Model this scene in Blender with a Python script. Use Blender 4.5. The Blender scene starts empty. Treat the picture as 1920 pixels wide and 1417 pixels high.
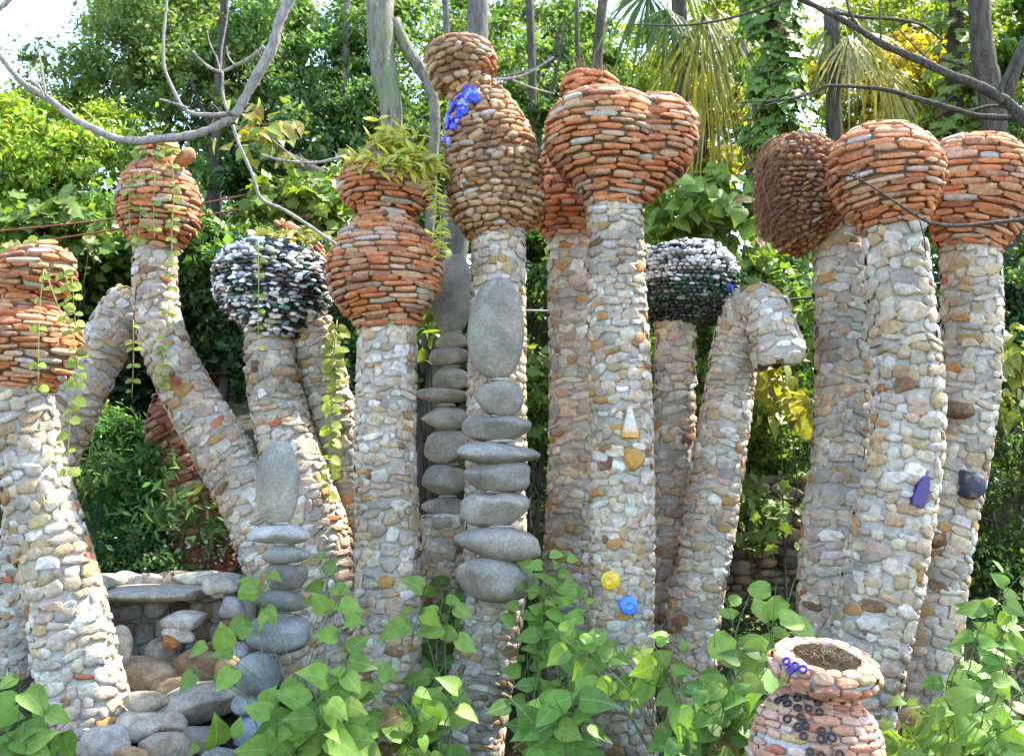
import bpy, math, random
import numpy as np
from mathutils import Matrix, Vector

RNG = random.Random(7)
NP = np.random.RandomState(7)
scene = bpy.context.scene
COL = scene.collection

# ------------------------------------------------------------------ camera
F = 2000.0                      # focal length in pixels of the 1920 px wide photograph
CX, CY, HOR = 960.0, 708.5, 930.0
PITCH = math.atan((HOR - CY) / F)
EYE = Vector((0.0, 0.0, 1.6))
cam_d = bpy.data.cameras.new('camera')
cam_d.sensor_width = 36.0
cam_d.lens = 36.0 * F / 1920.0
cam_d.clip_start = 0.05
cam_d.clip_end = 600.0
cam = bpy.data.objects.new('camera', cam_d)
COL.objects.link(cam)
cam.location = EYE
cam.rotation_euler = (math.pi / 2 + PITCH, 0, 0)
scene.camera = cam

# ------------------------------------------------------------------ light
SUN_AZ = math.radians(60.0)      # from +Y (away from the camera) towards +X (right)
SUN_EL = math.radians(54.0)
SUN_DIR = Vector((math.sin(SUN_AZ) * math.cos(SUN_EL), math.cos(SUN_AZ) * math.cos(SUN_EL), math.sin(SUN_EL)))
world = bpy.data.worlds.new('World')
scene.world = world
world.use_nodes = True
wn = world.node_tree
bg = wn.nodes['Background']
sky = wn.nodes.new('ShaderNodeTexSky')
sky.sky_type = 'NISHITA'
sky.sun_disc = False
sky.sun_elevation = SUN_EL
sky.sun_rotation = SUN_AZ
sky.dust_density = 0.7
sky.air_density = 1.0
sky.ozone_density = 1.0
wn.links.new(sky.outputs[0], bg.inputs[0])
bg.inputs[1].default_value = 0.15
sun_d = bpy.data.lights.new('sun', 'SUN')
sun_d.energy = 3.1
sun_d.angle = math.radians(1.0)
sun_d.color = (1.0, 0.94, 0.84)
sun = bpy.data.objects.new('sun', sun_d)
COL.objects.link(sun)
sun.rotation_euler = (-SUN_DIR).to_track_quat('-Z', 'Y').to_euler()
sun.location = (8, 10, 20)

scene.view_settings.view_transform = 'Standard'
scene.view_settings.look = 'None'
scene.view_settings.gamma = 1.0
scene.view_settings.exposure = 2.68
scene.view_settings.use_curve_mapping = False
scene.cycles.max_bounces = 7
scene.cycles.diffuse_bounces = 4
scene.cycles.glossy_bounces = 2
scene.cycles.transmission_bounces = 4
scene.cycles.transparent_max_bounces = 4
scene.cycles.caustics_reflective = False
scene.cycles.caustics_refractive = False
scene.cycles.use_denoising = True

# ------------------------------------------------------------------ helpers
def ray(px, py):
    x = (px - CX) / F
    y = (CY - py) / F
    c, s = math.cos(PITCH), math.sin(PITCH)
    return Vector((x, c - y * s, s + y * c))

def at(px, py, Y):
    d = ray(px, py)
    return EYE + d * (Y / d.y)

def scl(py, Y):                  # metres per photo pixel at this row and depth
    d = ray(CX, py)
    return (Y / d.y) / F

def project(P):
    P = np.asarray(P, float)
    v = P - np.array(EYE)
    c, s = math.cos(PITCH), math.sin(PITCH)
    fw = v[..., 1] * c + v[..., 2] * s
    up = -v[..., 1] * s + v[..., 2] * c
    return CX + F * v[..., 0] / fw, CY - F * up / fw

def sstep(a, b, x):
    t = np.clip((x - a) / (b - a), 0, 1)
    return t * t * (3 - 2 * t)

def ground_z(x, y):
    x = np.asarray(x, float); y = np.asarray(y, float)
    z = -0.75 * sstep(3.8, 6.2, y)
    z = z + 1.15 * sstep(8.3, 10.2, y)
    z = z + 0.34 * np.clip(y - 10.2, 0, 18) + 0.1 * np.clip(y - 28.2, 0, 30)
    z = z + 0.05 * np.sin(x * 1.7 + y * .6) * np.cos(y * 1.3) + 0.03 * np.sin(x * 4.1 - y * 3.3)
    return z

def tag(o, label=None, cat=None, group=None, kind=None):
    if label: o['label'] = label
    if cat: o['category'] = cat
    if group: o['group'] = group
    if kind: o['kind'] = kind
    return o

ORIGIN = {}
def thing(name, label, cat, L, group=None):
    o = bpy.data.objects.new(name, None)
    o.empty_display_size = 0.1
    COL.objects.link(o)
    o.location = L
    ORIGIN[o] = Vector(L)
    return tag(o, label, cat, group)

def mesh(name, V, Fc, mat, smooth=True, col=None):
    """V (n,3), Fc list/array of faces; col = per-vertex rgb"""
    me = bpy.data.meshes.new(name)
    V = np.asarray(V, np.float32).reshape(-1, 3)
    if isinstance(Fc, np.ndarray) and Fc.ndim == 2:
        nf, k = Fc.shape
        me.vertices.add(len(V)); me.vertices.foreach_set('co', V.ravel())
        me.loops.add(nf * k); me.loops.foreach_set('vertex_index', Fc.astype(np.int32).ravel())
        me.polygons.add(nf)
        me.polygons.foreach_set('loop_start', np.arange(0, nf * k, k, dtype=np.int32))
        me.polygons.foreach_set('loop_total', np.full(nf, k, dtype=np.int32))
        me.update(calc_edges=True)
    else:
        me.from_pydata([tuple(v) for v in V.tolist()], [], [tuple(f) for f in Fc])
    if smooth:
        me.polygons.foreach_set('use_smooth', np.ones(len(me.polygons), dtype=bool))
    if col is not None:
        a = me.color_attributes.new('Col', 'FLOAT_COLOR', 'POINT')
        c = np.ones((len(V), 4), np.float32); c[:, :3] = col
        a.data.foreach_set('color', c.ravel())
    if mat: me.materials.append(mat)
    return me

def link(name, me, parent=None, root=None, M=None, color=None):
    """Object; parent may be a thing or one of its parts; geometry is relative to the thing's base."""
    o = bpy.data.objects.new(name, me)
    COL.objects.link(o)
    if parent is not None:
        o.parent = parent
    if M is not None:
        o.matrix_basis = M
    if color is not None:
        o.color = (color[0], color[1], color[2], 1)
    return o

# ------------------------------------------------------------------ materials
def nodes_of(name):
    m = bpy.data.materials.new(name)
    m.use_nodes = True
    nt = m.node_tree
    for n in list(nt.nodes): nt.nodes.remove(n)
    out = nt.nodes.new('ShaderNodeOutputMaterial')
    return m, nt, out

def colour_source(nt, src):
    if src == 'obj':
        n = nt.nodes.new('ShaderNodeObjectInfo'); return n.outputs['Color']
    if src == 'attr':
        n = nt.nodes.new('ShaderNodeAttribute'); n.attribute_name = 'Col'; return n.outputs['Color']
    n = nt.nodes.new('ShaderNodeRGB'); n.outputs[0].default_value = (*src, 1); return n.outputs[0]

def pos_coord(nt, jitter=True):
    g = nt.nodes.new('ShaderNodeNewGeometry')
    if not jitter: return g.outputs['Position']
    oi = nt.nodes.new('ShaderNodeObjectInfo')
    mul = nt.nodes.new('ShaderNodeMath'); mul.operation = 'MULTIPLY'; mul.inputs[1].default_value = 37.0
    nt.links.new(oi.outputs['Random'], mul.inputs[0])
    add = nt.nodes.new('ShaderNodeVectorMath'); add.operation = 'ADD'
    nt.links.new(g.outputs['Position'], add.inputs[0]); nt.links.new(mul.outputs[0], add.inputs[1])
    return add.outputs[0]

def noise(nt, vec, scale, detail=4, rough=.6):
    n = nt.nodes.new('ShaderNodeTexNoise')
    n.inputs['Scale'].default_value = scale; n.inputs['Detail'].default_value = detail; n.inputs['Roughness'].default_value = rough
    nt.links.new(vec, n.inputs['Vector'])
    return n.outputs['Fac']

def ramp(nt, fac, stops):
    r = nt.nodes.new('ShaderNodeValToRGB')
    el = r.color_ramp.elements
    while len(el) < len(stops): el.new(0.5)
    for e, (p, c) in zip(el, stops):
        e.position = p; e.color = (*c, 1) if len(c) == 3 else c
    nt.links.new(fac, r.inputs[0])
    return r.outputs[0]

def mix(nt, a, b, fac, mode='MIX'):
    m = nt.nodes.new('ShaderNodeMix'); m.data_type = 'RGBA'; m.blend_type = mode
    for s, v in ((m.inputs[6], a), (m.inputs[7], b)):
        if hasattr(v, 'is_linked'): nt.links.new(v, s)
        else: s.default_value = (*v, 1)
    if hasattr(fac, 'is_linked'): nt.links.new(fac, m.inputs[0])
    else: m.inputs[0].default_value = fac
    return m.outputs[2]

def stone_mat(name, src, rough=.85, bump=.5, scale=30, lo=.62, hi=1.25, spec=.25, stain=None, speck=0.0, stain_scale=.22, stain_amt=.55, weather=0.0, vein=False):
    m, nt, out = nodes_of(name)
    bs = nt.nodes.new('ShaderNodeBsdfPrincipled')
    bs.inputs['Roughness'].default_value = rough
    bs.inputs['Specular IOR Level'].default_value = spec
    c = colour_source(nt, src)
    v = pos_coord(nt, src == 'obj')
    n1 = noise(nt, v, scale, 5, .65)
    c = mix(nt, c, ramp(nt, n1, [(.25, (lo,) * 3), (.75, (hi,) * 3)]), 1.0, 'MULTIPLY')
    if stain:
        n2 = noise(nt, v, scale * stain_scale, 3, .6)
        f = ramp(nt, n2, [(.50, (0, 0, 0)), (.66, (stain_amt,) * 3)])
        c = mix(nt, c, stain, f)
    if weather:
        vw = pos_coord(nt, False)
        c = mix(nt, c, ramp(nt, noise(nt, vw, 1.7, 5, .7), [(.36, (.66, .64, .60)), (.55, (1.04, 1.03, 1.0))]), weather, 'MULTIPLY')
        mz = nt.nodes.new('ShaderNodeSeparateXYZ'); nt.links.new(vw, mz.inputs[0])
        hm = nt.nodes.new('ShaderNodeMapRange'); hm.inputs[1].default_value = 1.2; hm.inputs[2].default_value = -.5; nt.links.new(mz.outputs[2], hm.inputs[0])
        mm = nt.nodes.new('ShaderNodeMath'); mm.operation = 'MULTIPLY'
        nt.links.new(hm.outputs[0], mm.inputs[0]); nt.links.new(ramp(nt, noise(nt, vw, 5, 4, .7), [(.5, (0, 0, 0)), (.64, (.55,) * 3)]), mm.inputs[1])
        c = mix(nt, c, (.13, .14, .065), mm.outputs[0])
    if vein:
        wv = nt.nodes.new('ShaderNodeTexWave'); wv.inputs['Scale'].default_value = .55; wv.inputs['Distortion'].default_value = 16; wv.inputs['Detail'].default_value = 4; wv.inputs['Detail Scale'].default_value = 1.3
        nt.links.new(v, wv.inputs['Vector'])
        c = mix(nt, c, (.42, .41, .38), ramp(nt, wv.outputs['Fac'], [(.985, (0, 0, 0)), (.998, (.22,) * 3)]))
        c = mix(nt, c, ramp(nt, noise(nt, v, 3.2, 5, .7), [(.34, (.62, .60, .56)), (.62, (1.16, 1.14, 1.1))]), 1.0, 'MULTIPLY')
    if speck:
        n3 = noise(nt, v, scale * 6, 2, .8)
        c = mix(nt, c, ramp(nt, n3, [(.35, (1 - speck,) * 3), (.65, (1 + speck,) * 3)]), 1.0, 'MULTIPLY')
    nt.links.new(c, bs.inputs['Base Color'])
    if bump:
        b = nt.nodes.new('ShaderNodeBump'); b.inputs['Strength'].default_value = bump; b.inputs['Distance'].default_value = .012
        nt.links.new(noise(nt, v, scale * 1.6, 4, .7), b.inputs['Height'])
        nt.links.new(b.outputs[0], bs.inputs['Normal'])
    nt.links.new(bs.outputs[0], out.inputs[0])
    return m

def leaf_mat(name, src, trans=.42, rough=.55, tint=(1.25, 1.2, .55), vein=False):
    m, nt, out = nodes_of(name)
    bs = nt.nodes.new('ShaderNodeBsdfPrincipled')
    bs.inputs['Roughness'].default_value = rough
    bs.inputs['Specular IOR Level'].default_value = .35
    c = colour_source(nt, src)
    v = pos_coord(nt, False)
    n1 = noise(nt, v, 14, 3, .6)
    c = mix(nt, c, ramp(nt, n1, [(.3, (.75, .78, .7)), (.7, (1.2, 1.2, 1.15))]), 1.0, 'MULTIPLY')
    if vein:
        tc = nt.nodes.new('ShaderNodeTexCoord')
        sp = nt.nodes.new('ShaderNodeSeparateXYZ'); nt.links.new(tc.outputs['Object'], sp.inputs[0])
        ab = nt.nodes.new('ShaderNodeMath'); ab.operation = 'ABSOLUTE'; nt.links.new(sp.outputs[0], ab.inputs[0])
        # side veins: lines rising from the midrib
        k = nt.nodes.new('ShaderNodeMath'); k.operation = 'MULTIPLY_ADD'; k.inputs[1].default_value = -.75
        nt.links.new(ab.outputs[0], k.inputs[0]); nt.links.new(sp.outputs[1], k.inputs[2])
        k2 = nt.nodes.new('ShaderNodeMath'); k2.operation = 'MULTIPLY'; k2.inputs[1].default_value = 42
        nt.links.new(k.outputs[0], k2.inputs[0])
        sn = nt.nodes.new('ShaderNodeMath'); sn.operation = 'SINE'; nt.links.new(k2.outputs[0], sn.inputs[0])
        f = ramp(nt, sn.outputs[0], [(.86, (0, 0, 0)), (.99, (.3,) * 3)])
        c = mix(nt, c, (.22, .34, .12), f)
        f2 = ramp(nt, ab.outputs[0], [(.012, (.55,) * 3), (.035, (0, 0, 0))])
        c = mix(nt, c, (.25, .36, .13), f2)
    if src == 'obj':
        c = mix(nt, c, (.14, .09, .03), ramp(nt, noise(nt, pos_coord(nt, True), 26, 2, .5), [(.70, (0, 0, 0)), (.76, (.8,) * 3)]))
    nt.links.new(c, bs.inputs['Base Color'])
    tr = nt.nodes.new('ShaderNodeBsdfTranslucent')
    ct = mix(nt, c, tint, 1.0, 'MULTIPLY')
    nt.links.new(ct, tr.inputs[0])
    ms = nt.nodes.new('ShaderNodeMixShader'); ms.inputs[0].default_value = trans
    nt.links.new(bs.outputs[0], ms.inputs[1]); nt.links.new(tr.outputs[0], ms.inputs[2])
    nt.links.new(ms.outputs[0], out.inputs[0])
    return m

def bark_mat(name, c1, c2, c3=None, scale=7):
    m, nt, out = nodes_of(name)
    bs = nt.nodes.new('ShaderNodeBsdfPrincipled'); bs.inputs['Roughness'].default_value = .9
    bs.inputs['Specular IOR Level'].default_value = .15
    g = nt.nodes.new('ShaderNodeNewGeometry')
    mp = nt.nodes.new('ShaderNodeMapping'); mp.inputs['Scale'].default_value = (1, 1, .28)
    nt.links.new(g.outputs['Position'], mp.inputs[0])
    n1 = noise(nt, mp.outputs[0], scale * 2.2, 6, .7)
    n2 = noise(nt, mp.outputs[0], scale * .55, 3, .55)
    c = ramp(nt, n1, [(.32, c1), (.68, c2)])
    if c3: c = mix(nt, c, c3, ramp(nt, n2, [(.48, (0, 0, 0)), (.62, (.8,) * 3)]))
    nt.links.new(c, bs.inputs['Base Color'])
    b = nt.nodes.new('ShaderNodeBump'); b.inputs['Strength'].default_value = 1.0; b.inputs['Distance'].default_value = .07
    nt.links.new(noise(nt, mp.outputs[0], scale * 4, 5, .7), b.inputs['Height'])
    nt.links.new(b.outputs[0], bs.inputs['Normal'])
    nt.links.new(bs.outputs[0], out.inputs[0])
    return m

def plain(name, color, rough=.5, spec=.4, metal=0.0):
    m, nt, out = nodes_of(name)
    bs = nt.nodes.new('ShaderNodeBsdfPrincipled')
    v = pos_coord(nt, False)
    c = mix(nt, color, ramp(nt, noise(nt, v, 40, 3), [(.3, (.75,) * 3), (.7, (1.2,) * 3)]), 1.0, 'MULTIPLY')
    nt.links.new(c, bs.inputs['Base Color'])
    bs.inputs['Roughness'].default_value = rough; bs.inputs['Specular IOR Level'].default_value = spec
    bs.inputs['Metallic'].default_value = metal
    nt.links.new(bs.outputs[0], out.inputs[0])
    return m

M_PEB = stone_mat('pebble_stone', 'obj', bump=.9, scale=26, lo=.56, hi=1.25, stain=(.40, .235, .10), stain_scale=.6, stain_amt=.62, weather=.9)
M_PEBV = stone_mat('pebble_stone_rest', 'attr', bump=.9, scale=26, lo=.56, hi=1.25, stain=(.40, .235, .10), stain_scale=.6, stain_amt=.62, weather=.9)
M_TER = stone_mat('terracotta', 'obj', bump=.8, scale=34, lo=.55, hi=1.25, stain=(.52, .37, .25), stain_scale=.4, stain_amt=.42, weather=.45)
M_TERV = stone_mat('terracotta_rest', 'attr', bump=.8, scale=34, lo=.55, hi=1.25, stain=(.52, .37, .25), stain_scale=.4, stain_amt=.42, weather=.45)
M_GLS = stone_mat('glazed_shard', 'obj', rough=.09, bump=.3, scale=40, lo=.6, hi=1.3, spec=.6)
M_GLSV = stone_mat('glazed_shard_rest', 'attr', rough=.09, bump=.3, scale=40, lo=.6, hi=1.3, spec=.6)
M_MOR = stone_mat('mortar', (.44, .41, .36), rough=.95, bump=.9, scale=22, lo=.62, hi=1.15, weather=.9)
M_MORT = stone_mat('terracotta_mortar', (.24, .16, .11), rough=.95, bump=.8, scale=22, lo=.6, hi=1.2)
M_MORD = stone_mat('dark_mortar', (.10, .095, .09), rough=.9, bump=.8, scale=22, lo=.6, hi=1.3)
M_RIV = stone_mat('river_stone', 'obj', rough=.72, bump=.22, scale=9, lo=.84, hi=1.12, speck=.2, stain=(.25, .21, .15), vein=True)
M_ROCK = stone_mat('rough_rock', 'obj', rough=.9, bump=1.0, scale=11, lo=.42, hi=1.35, stain=(.34, .24, .13), speck=.2)
M_SOIL = stone_mat('soil', (.03, .022, .015), rough=1, bump=.6, scale=14, lo=.5, hi=1.4, spec=0.0)
M_LEAF = leaf_mat('leaf', 'obj', vein=True)
M_LEAFV = leaf_mat('leaf_rest', 'attr')
M_CROWN = leaf_mat('crown_leaf', 'attr', trans=.5, rough=.5)
M_BARKP = bark_mat('mottled_bark', (.09, .075, .055), (.40, .37, .31), (.24, .28, .14), 9)
M_BARKG = bark_mat('grey_bark', (.08, .07, .06), (.30, .27, .24), (.17, .18, .12), 9)
M_BARKD = bark_mat('dark_bark', (.05, .04, .03), (.16, .13, .10))
M_TWIG = bark_mat('twig_bark', (.34, .28, .23), (.70, .64, .56), scale=16)
M_TWIGD = bark_mat('dark_twig_bark', (.07, .055, .045), (.22, .185, .15), scale=16)
M_STEM = plain('green_stem', (.10, .15, .04), .6)
M_VINE = plain('vine_stem', (.28, .30, .07), .6)
M_DRY = plain('dry_root', (.26, .13, .07), .9)
M_WIRE = plain('rusty_wire', (.22, .06, .035), .7)
M_CABLE = plain('black_cable', (.02, .02, .02), .5)

# ------------------------------------------------------------------ prototypes
def dome(n, rings, rnd, sq=2.2, jit=.14, flatten=0.0):
    """one embedded stone: outline of n points and a rounded front, about 45-50 triangles"""
    ph = rnd.uniform(0, 6.28)
    out = []
    for i in range(n):
        a = 2 * math.pi * i / n + rnd.uniform(-.12, .12)
        c, s = math.cos(a), math.sin(a)
        r = 1.0 / (abs(c) ** sq + abs(s) ** sq) ** (1 / sq)
        r *= 1 + rnd.uniform(-jit, jit) * .8
        out.append((r * c, r * s))
    V, Fc = [], []
    tilt = (rnd.uniform(-.18, .18), rnd.uniform(-.18, .18))
    for k, (f, h) in enumerate(rings):
        for (x, y) in out:
            g = f * (1 + rnd.uniform(-.05, .05))
            hh = h + (tilt[0] * x + tilt[1] * y) * max(0, h) + rnd.uniform(-.06, .06) * max(0, h)
            V.append((x * g, y * g, hh))
    for k in range(len(rings) - 1):
        for i in range(n):
            j = (i + 1) % n
            Fc.append((k * n + i, k * n + j, (k + 1) * n + j, (k + 1) * n + i))
    V.append((rnd.uniform(-.1, .1), rnd.uniform(-.1, .1), 1.0))
    c = len(V) - 1; b = (len(rings) - 1) * n
    for i in range(n): Fc.append((b + i, b + (i + 1) % n, c))
    return np.array(V), Fc

class Protos:
    def __init__(self, name, mat, matv, gens):
        self.raw = gens
        self.me = [mesh(name, V, Fc, mat, name != 'pebble' or k % 3 > 0) for k, (V, Fc) in enumerate(gens)]
        self.matv = matv
P_PEB = Protos('pebble', M_PEB, M_PEBV, [dome(8, [(1.04, -.35), (.98, .45), (.74, .9)], RNG, RNG.uniform(1.8, 3.4), .3) for _ in range(20)])
P_BRK = Protos('terracotta_stone', M_TER, M_TERV, [dome(10, [(.99, -.4), (1.0, .5), (.84, .9)], RNG, RNG.uniform(2.8, 6.0), .13) for _ in range(12)])
P_SHD = Protos('shard', M_GLS, M_GLSV, [dome(7, [(.95, -.4), (1.0, .5), (.72, .95)], RNG, RNG.uniform(1.3, 5.0), .45) for _ in range(12)])
for me in P_SHD.me:
    me.polygons.foreach_set('use_smooth', np.zeros(len(me.polygons), dtype=bool))
P_ROK = Protos('rock', M_ROCK, M_PEBV, [dome(9, [(1.0, -.5), (1.0, .45), (.76, .88)], RNG, RNG.uniform(1.8, 4.0), .3) for _ in range(8)])
for me in P_ROK.me[::2] + P_BRK.me[::3]:
    me.polygons.foreach_set('use_smooth', np.zeros(len(me.polygons), dtype=bool))

def pick(pal):
    tot = sum(w for w, _ in pal)
    r = RNG.uniform(0, tot)
    for w, c in pal:
        r -= w
        if r <= 0: break
    k = RNG.uniform(.82, 1.15)
    return tuple(max(0.004, min(.85, v * k * RNG.uniform(.95, 1.05))) for v in c)

PAL_PEB = [(5, (.55, .49, .41)), (5, (.54, .44, .315)), (3, (.41, .36, .30)), (1.8, (.46, .33, .19)), (.8, (.46, .25, .09)), (.45, (.24, .13, .07)), (.9, (.52, .37, .29)), (2, (.66, .615, .54)), (.1, (.45, .14, .07))]
PAL_TER = [(4, (.55, .20, .075)), (3.4, (.50, .165, .06)), (3.4, (.54, .29, .15)), (2, (.33, .135, .075)), (.7, (.46, .39, .32)), (1.2, (.55, .34, .23))]
PAL_BRN = [(3, (.36, .19, .095)), (3, (.45, .27, .15)), (2, (.28, .125, .065)), (1.5, (.50, .36, .23)), (1.2, (.46, .20, .08)), (.6, (.46, .40, .33))]
PAL_RST = [(3, (.27, .115, .06)), (2, (.20, .085, .05)), (1, (.42, .20, .08)), (.8, (.36, .28, .22)), (1.2, (.34, .17, .1))]
PAL_GLZ = [(4.2, (.012, .013, .014)), (5.2, (.76, .75, .71)), (1.5, (.30, .29, .36)), (.8, (.03, .12, .07)), (.6, (.16, .36, .30)), (.9, (.32, .27, .13)), (1.2, (.10, .09, .10)), (.5, (.22, .12, .05))]
PAL_PNK = [(4, (.58, .27, .16)), (3, (.62, .36, .25)), (1.2, (.60, .45, .38)), (1.2, (.52, .20, .11)), (.8, (.55, .36, .16))]

# ------------------------------------------------------------------ swept surfaces
def catmull(P, m):
    P = np.asarray(P, float)
    n = len(P)
    out = []
    for i in range(n - 1):
        p0 = P[max(i - 1, 0)]; p1 = P[i]; p2 = P[i + 1]; p3 = P[min(i + 2, n - 1)]
        for k in range(m):
            t = k / m
            out.append(.5 * ((2 * p1) + (-p0 + p2) * t + (2 * p0 - 5 * p1 + 4 * p2 - p3) * t * t + (-p0 + 3 * p1 - 3 * p2 + p3) * t ** 3))
    out.append(P[-1])
    return np.array(out)

class Sweep:
    """surface of varying radius round a path; nodes are (point, radius)"""
    def __init__(self, pts, rads, m=8, shape=None):
        Q = catmull(np.column_stack([np.asarray([tuple(p) for p in pts]), rads]), m)
        self.P, self.R = Q[:, :3], np.maximum(Q[:, 3], .004)
        T = np.gradient(self.P, axis=0)
        T /= np.linalg.norm(T, axis=1)[:, None] + 1e-9
        self.T = T
        yv = np.array([0., 1., 0.])
        S = np.cross(yv, T); S /= np.linalg.norm(S, axis=1)[:, None] + 1e-9
        self.S = S
        self.N = np.cross(T, S)          # points away from the camera for an upright axis
        self.shape = shape               # optional f(i, phi) -> radius multiplier
        self.n = len(self.P)
        d = np.sqrt((np.diff(self.P, axis=0) ** 2).sum(1) + np.diff(self.R) ** 2)
        self.L = np.concatenate([[0], np.cumsum(d)])
    def pt(self, i, phi):
        """i float index, phi array: phi = -90 deg faces the camera"""
        i = np.clip(i, 0, self.n - 1); a = int(min(math.floor(i), self.n - 2)); t = i - a
        P = self.P[a] * (1 - t) + self.P[a + 1] * t
        S = self.S[a] * (1 - t) + self.S[a + 1] * t
        N = self.N[a] * (1 - t) + self.N[a + 1] * t
        R = self.R[a] * (1 - t) + self.R[a + 1] * t
        phi = np.asarray(phi, float)
        r = R * np.ones_like(phi)
        if self.shape is not None: r = self.shape(i, phi, R)
        return P + np.multiply.outer(np.cos(phi) * r, S) + np.multiply.outer(np.sin(phi) * r, N)
    def frame(self, i, phi):
        e = .3
        p = self.pt(i, phi)
        a = self.pt(i, phi + .03) - self.pt(i, phi - .03)
        b = self.pt(min(i + e, self.n - 1), phi) - self.pt(max(i - e, 0), phi)
        a /= np.linalg.norm(a) + 1e-9
        b -= a * a.dot(b); b /= np.linalg.norm(b) + 1e-9
        nrm = np.cross(a, b)
        c = self.P[int(i)]
        if nrm.dot(p - c) < 0 and abs(nrm.dot(self.T[int(i)])) < .8: nrm = -nrm; a = -a
        return p, nrm, a, b
    def core(self, name, mat, L, inset=.012, nphi=28):
        V, Fc = [], []
        ph = np.linspace(0, 2 * np.pi, nphi, endpoint=False)
        for i in range(self.n):
            Q = self.pt(i, ph)
            c = self.P[i]
            d = Q - c; l = np.linalg.norm(d, axis=1)[:, None]
            V.append(c + d * np.maximum(.2, 1 - inset / (l + 1e-6)))
        V = np.concatenate(V)
        for i in range(self.n - 1):
            for k in range(nphi):
                j = (k + 1) % nphi
                Fc.append((i * nphi + k, i * nphi + j, (i + 1) * nphi + j, (i + 1) * nphi + k))
        Fc.append(tuple(range(nphi - 1, -1, -1)))
        Fc.append(tuple(range((self.n - 1) * nphi, self.n * nphi)))
        return mesh(name, V - np.array(L), Fc, mat)
    def hit(self, px, py):
        best = None
        ph = np.linspace(-np.pi, 0, 61)
        for i in np.arange(0, self.n - 1, .5):
            Q = self.pt(i, ph)
            x, y = project(Q)
            d = (x - px) ** 2 + (y - py) ** 2
            k = int(np.argmin(d + 40 * np.maximum(0, (Q[:, 1] - self.P[int(i)][1]))))
            if best is None or d[k] < best[0]: best = (d[k], i, ph[k])
        return self.frame(best[1], best[2])

def mat_of(p, x, y, z, L):
    M = Matrix.Identity(4)
    for r in range(3):
        M[r][0], M[r][1], M[r][2], M[r][3] = x[r], y[r], z[r], p[r] - L[r]
    return M

def courses(sw, ch, ln, th, gap=.94, rot=.12, jit=.18, lo=None, hi=None, hj=.25, lj=.35):
    """list of (matrix pieces) laid in courses over a swept surface"""
    out = []
    s = 0.0 if lo is None else lo
    top = sw.L[-1] if hi is None else hi
    idx = np.arange(sw.n)
    PH = np.linspace(-np.pi * 1.5, np.pi * .5, 97)
    while s < top - ch * .3:
        wa, wp, wk = RNG.uniform(.05, .3), RNG.uniform(0, 6.28), RNG.choice((2, 3, 4))
        h = ch * RNG.uniform(1 - hj * .6, 1 + hj * .6)
        i = float(np.interp(s + h / 2, sw.L, idx))
        Q = sw.pt(i, PH)
        cl = np.concatenate([[0], np.cumsum(np.linalg.norm(np.diff(Q, axis=0), axis=1))])
        per = cl[-1]
        pos = RNG.uniform(0, ln)
        end = pos + per
        if per < ln * 1.2:
            s += h; continue
        while pos < end - ln * .3:
            w = ln * RNG.uniform(1 - lj, 1 + lj)
            if end - pos - w < ln * .45: w = end - pos
            c = (pos + w / 2) % per
            ph = float(np.interp(c, cl, PH))
            ii = float(np.interp(s + h / 2 + (RNG.uniform(-jit, jit) + wa * math.sin(wk * ph + wp)) * h, sw.L, idx)); ii = min(max(ii, 0), sw.n - 1.001)
            p, nrm, a, b = sw.frame(ii, ph)
            r = RNG.uniform(-rot, rot)
            ca, sa = math.cos(r), math.sin(r)
            x = (a * ca + b * sa); y = (b * ca - a * sa)
            hh = h * RNG.uniform(1 - hj, 1 + hj * 1.1)
            out.append((p, x * w / 2 * gap * RNG.uniform(.95, 1.06), y * hh / 2 * gap, nrm * th * RNG.uniform(.65, 1.3), nrm))
            pos += w
        s += h
    return out

def add_pieces(pieces, prot, name, parent, L, palette, cap=290, recolor=None):
    """the pieces that face the camera become objects, the rest one joined part"""
    eye = np.array(EYE)
    sc = []
    for k, (p, x, y, z, nrm) in enumerate(pieces):
        v = eye - p; v = v / np.linalg.norm(v)
        px, py = project(p)
        f = nrm.dot(v)
        if not (-25 < px < 1945 and -25 < py < 1442): f -= 2
        sc.append(f)
    order = sorted(range(len(pieces)), key=lambda k: -sc[k])
    single = set(k for k in order[:cap] if sc[k] > -.12)
    Vs, Fs, Cs, base = [], [], [], 0
    for k, (p, x, y, z, nrm) in enumerate(pieces):
        c = pick(palette) if not callable(palette) else palette(p)
        q = RNG.randrange(len(prot.me))
        if k in single:
            o = link(name, prot.me[q], parent, M=mat_of(p, x, y, z, L), color=c)
        else:
            V, Fc = prot.raw[q]
            W = V[:, :1] * x + V[:, 1:2] * y + V[:, 2:3] * z + (p - np.array(L))
            Vs.append(W); Cs.append(np.tile(c, (len(W), 1)))
            Fs += [tuple(b + base for b in f) for f in Fc]
            base += len(W)
    if Vs:
        o = link(name + '_facing', mesh(name + '_facing', np.concatenate(Vs), Fs, prot.matv, True, np.concatenate(Cs)), parent)
        o['kind'] = 'stuff'

def sweep_px(nodes, Y, m=8, shape=None):
    pts, rad = [], []
    for nd in nodes:
        px, py, w = nd[:3]
        y = nd[3] if len(nd) > 3 else Y
        pts.append(at(px, py, y)); rad.append(w / 2 * scl(py, y))
    return Sweep(pts, rad, m, shape)

COLGROUP = 'pebble clad columns of the sculpture group'
def base_of(sw):
    p = sw.P[0]
    return Vector((p[0], p[1], float(ground_z(p[0], p[1]))))

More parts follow.
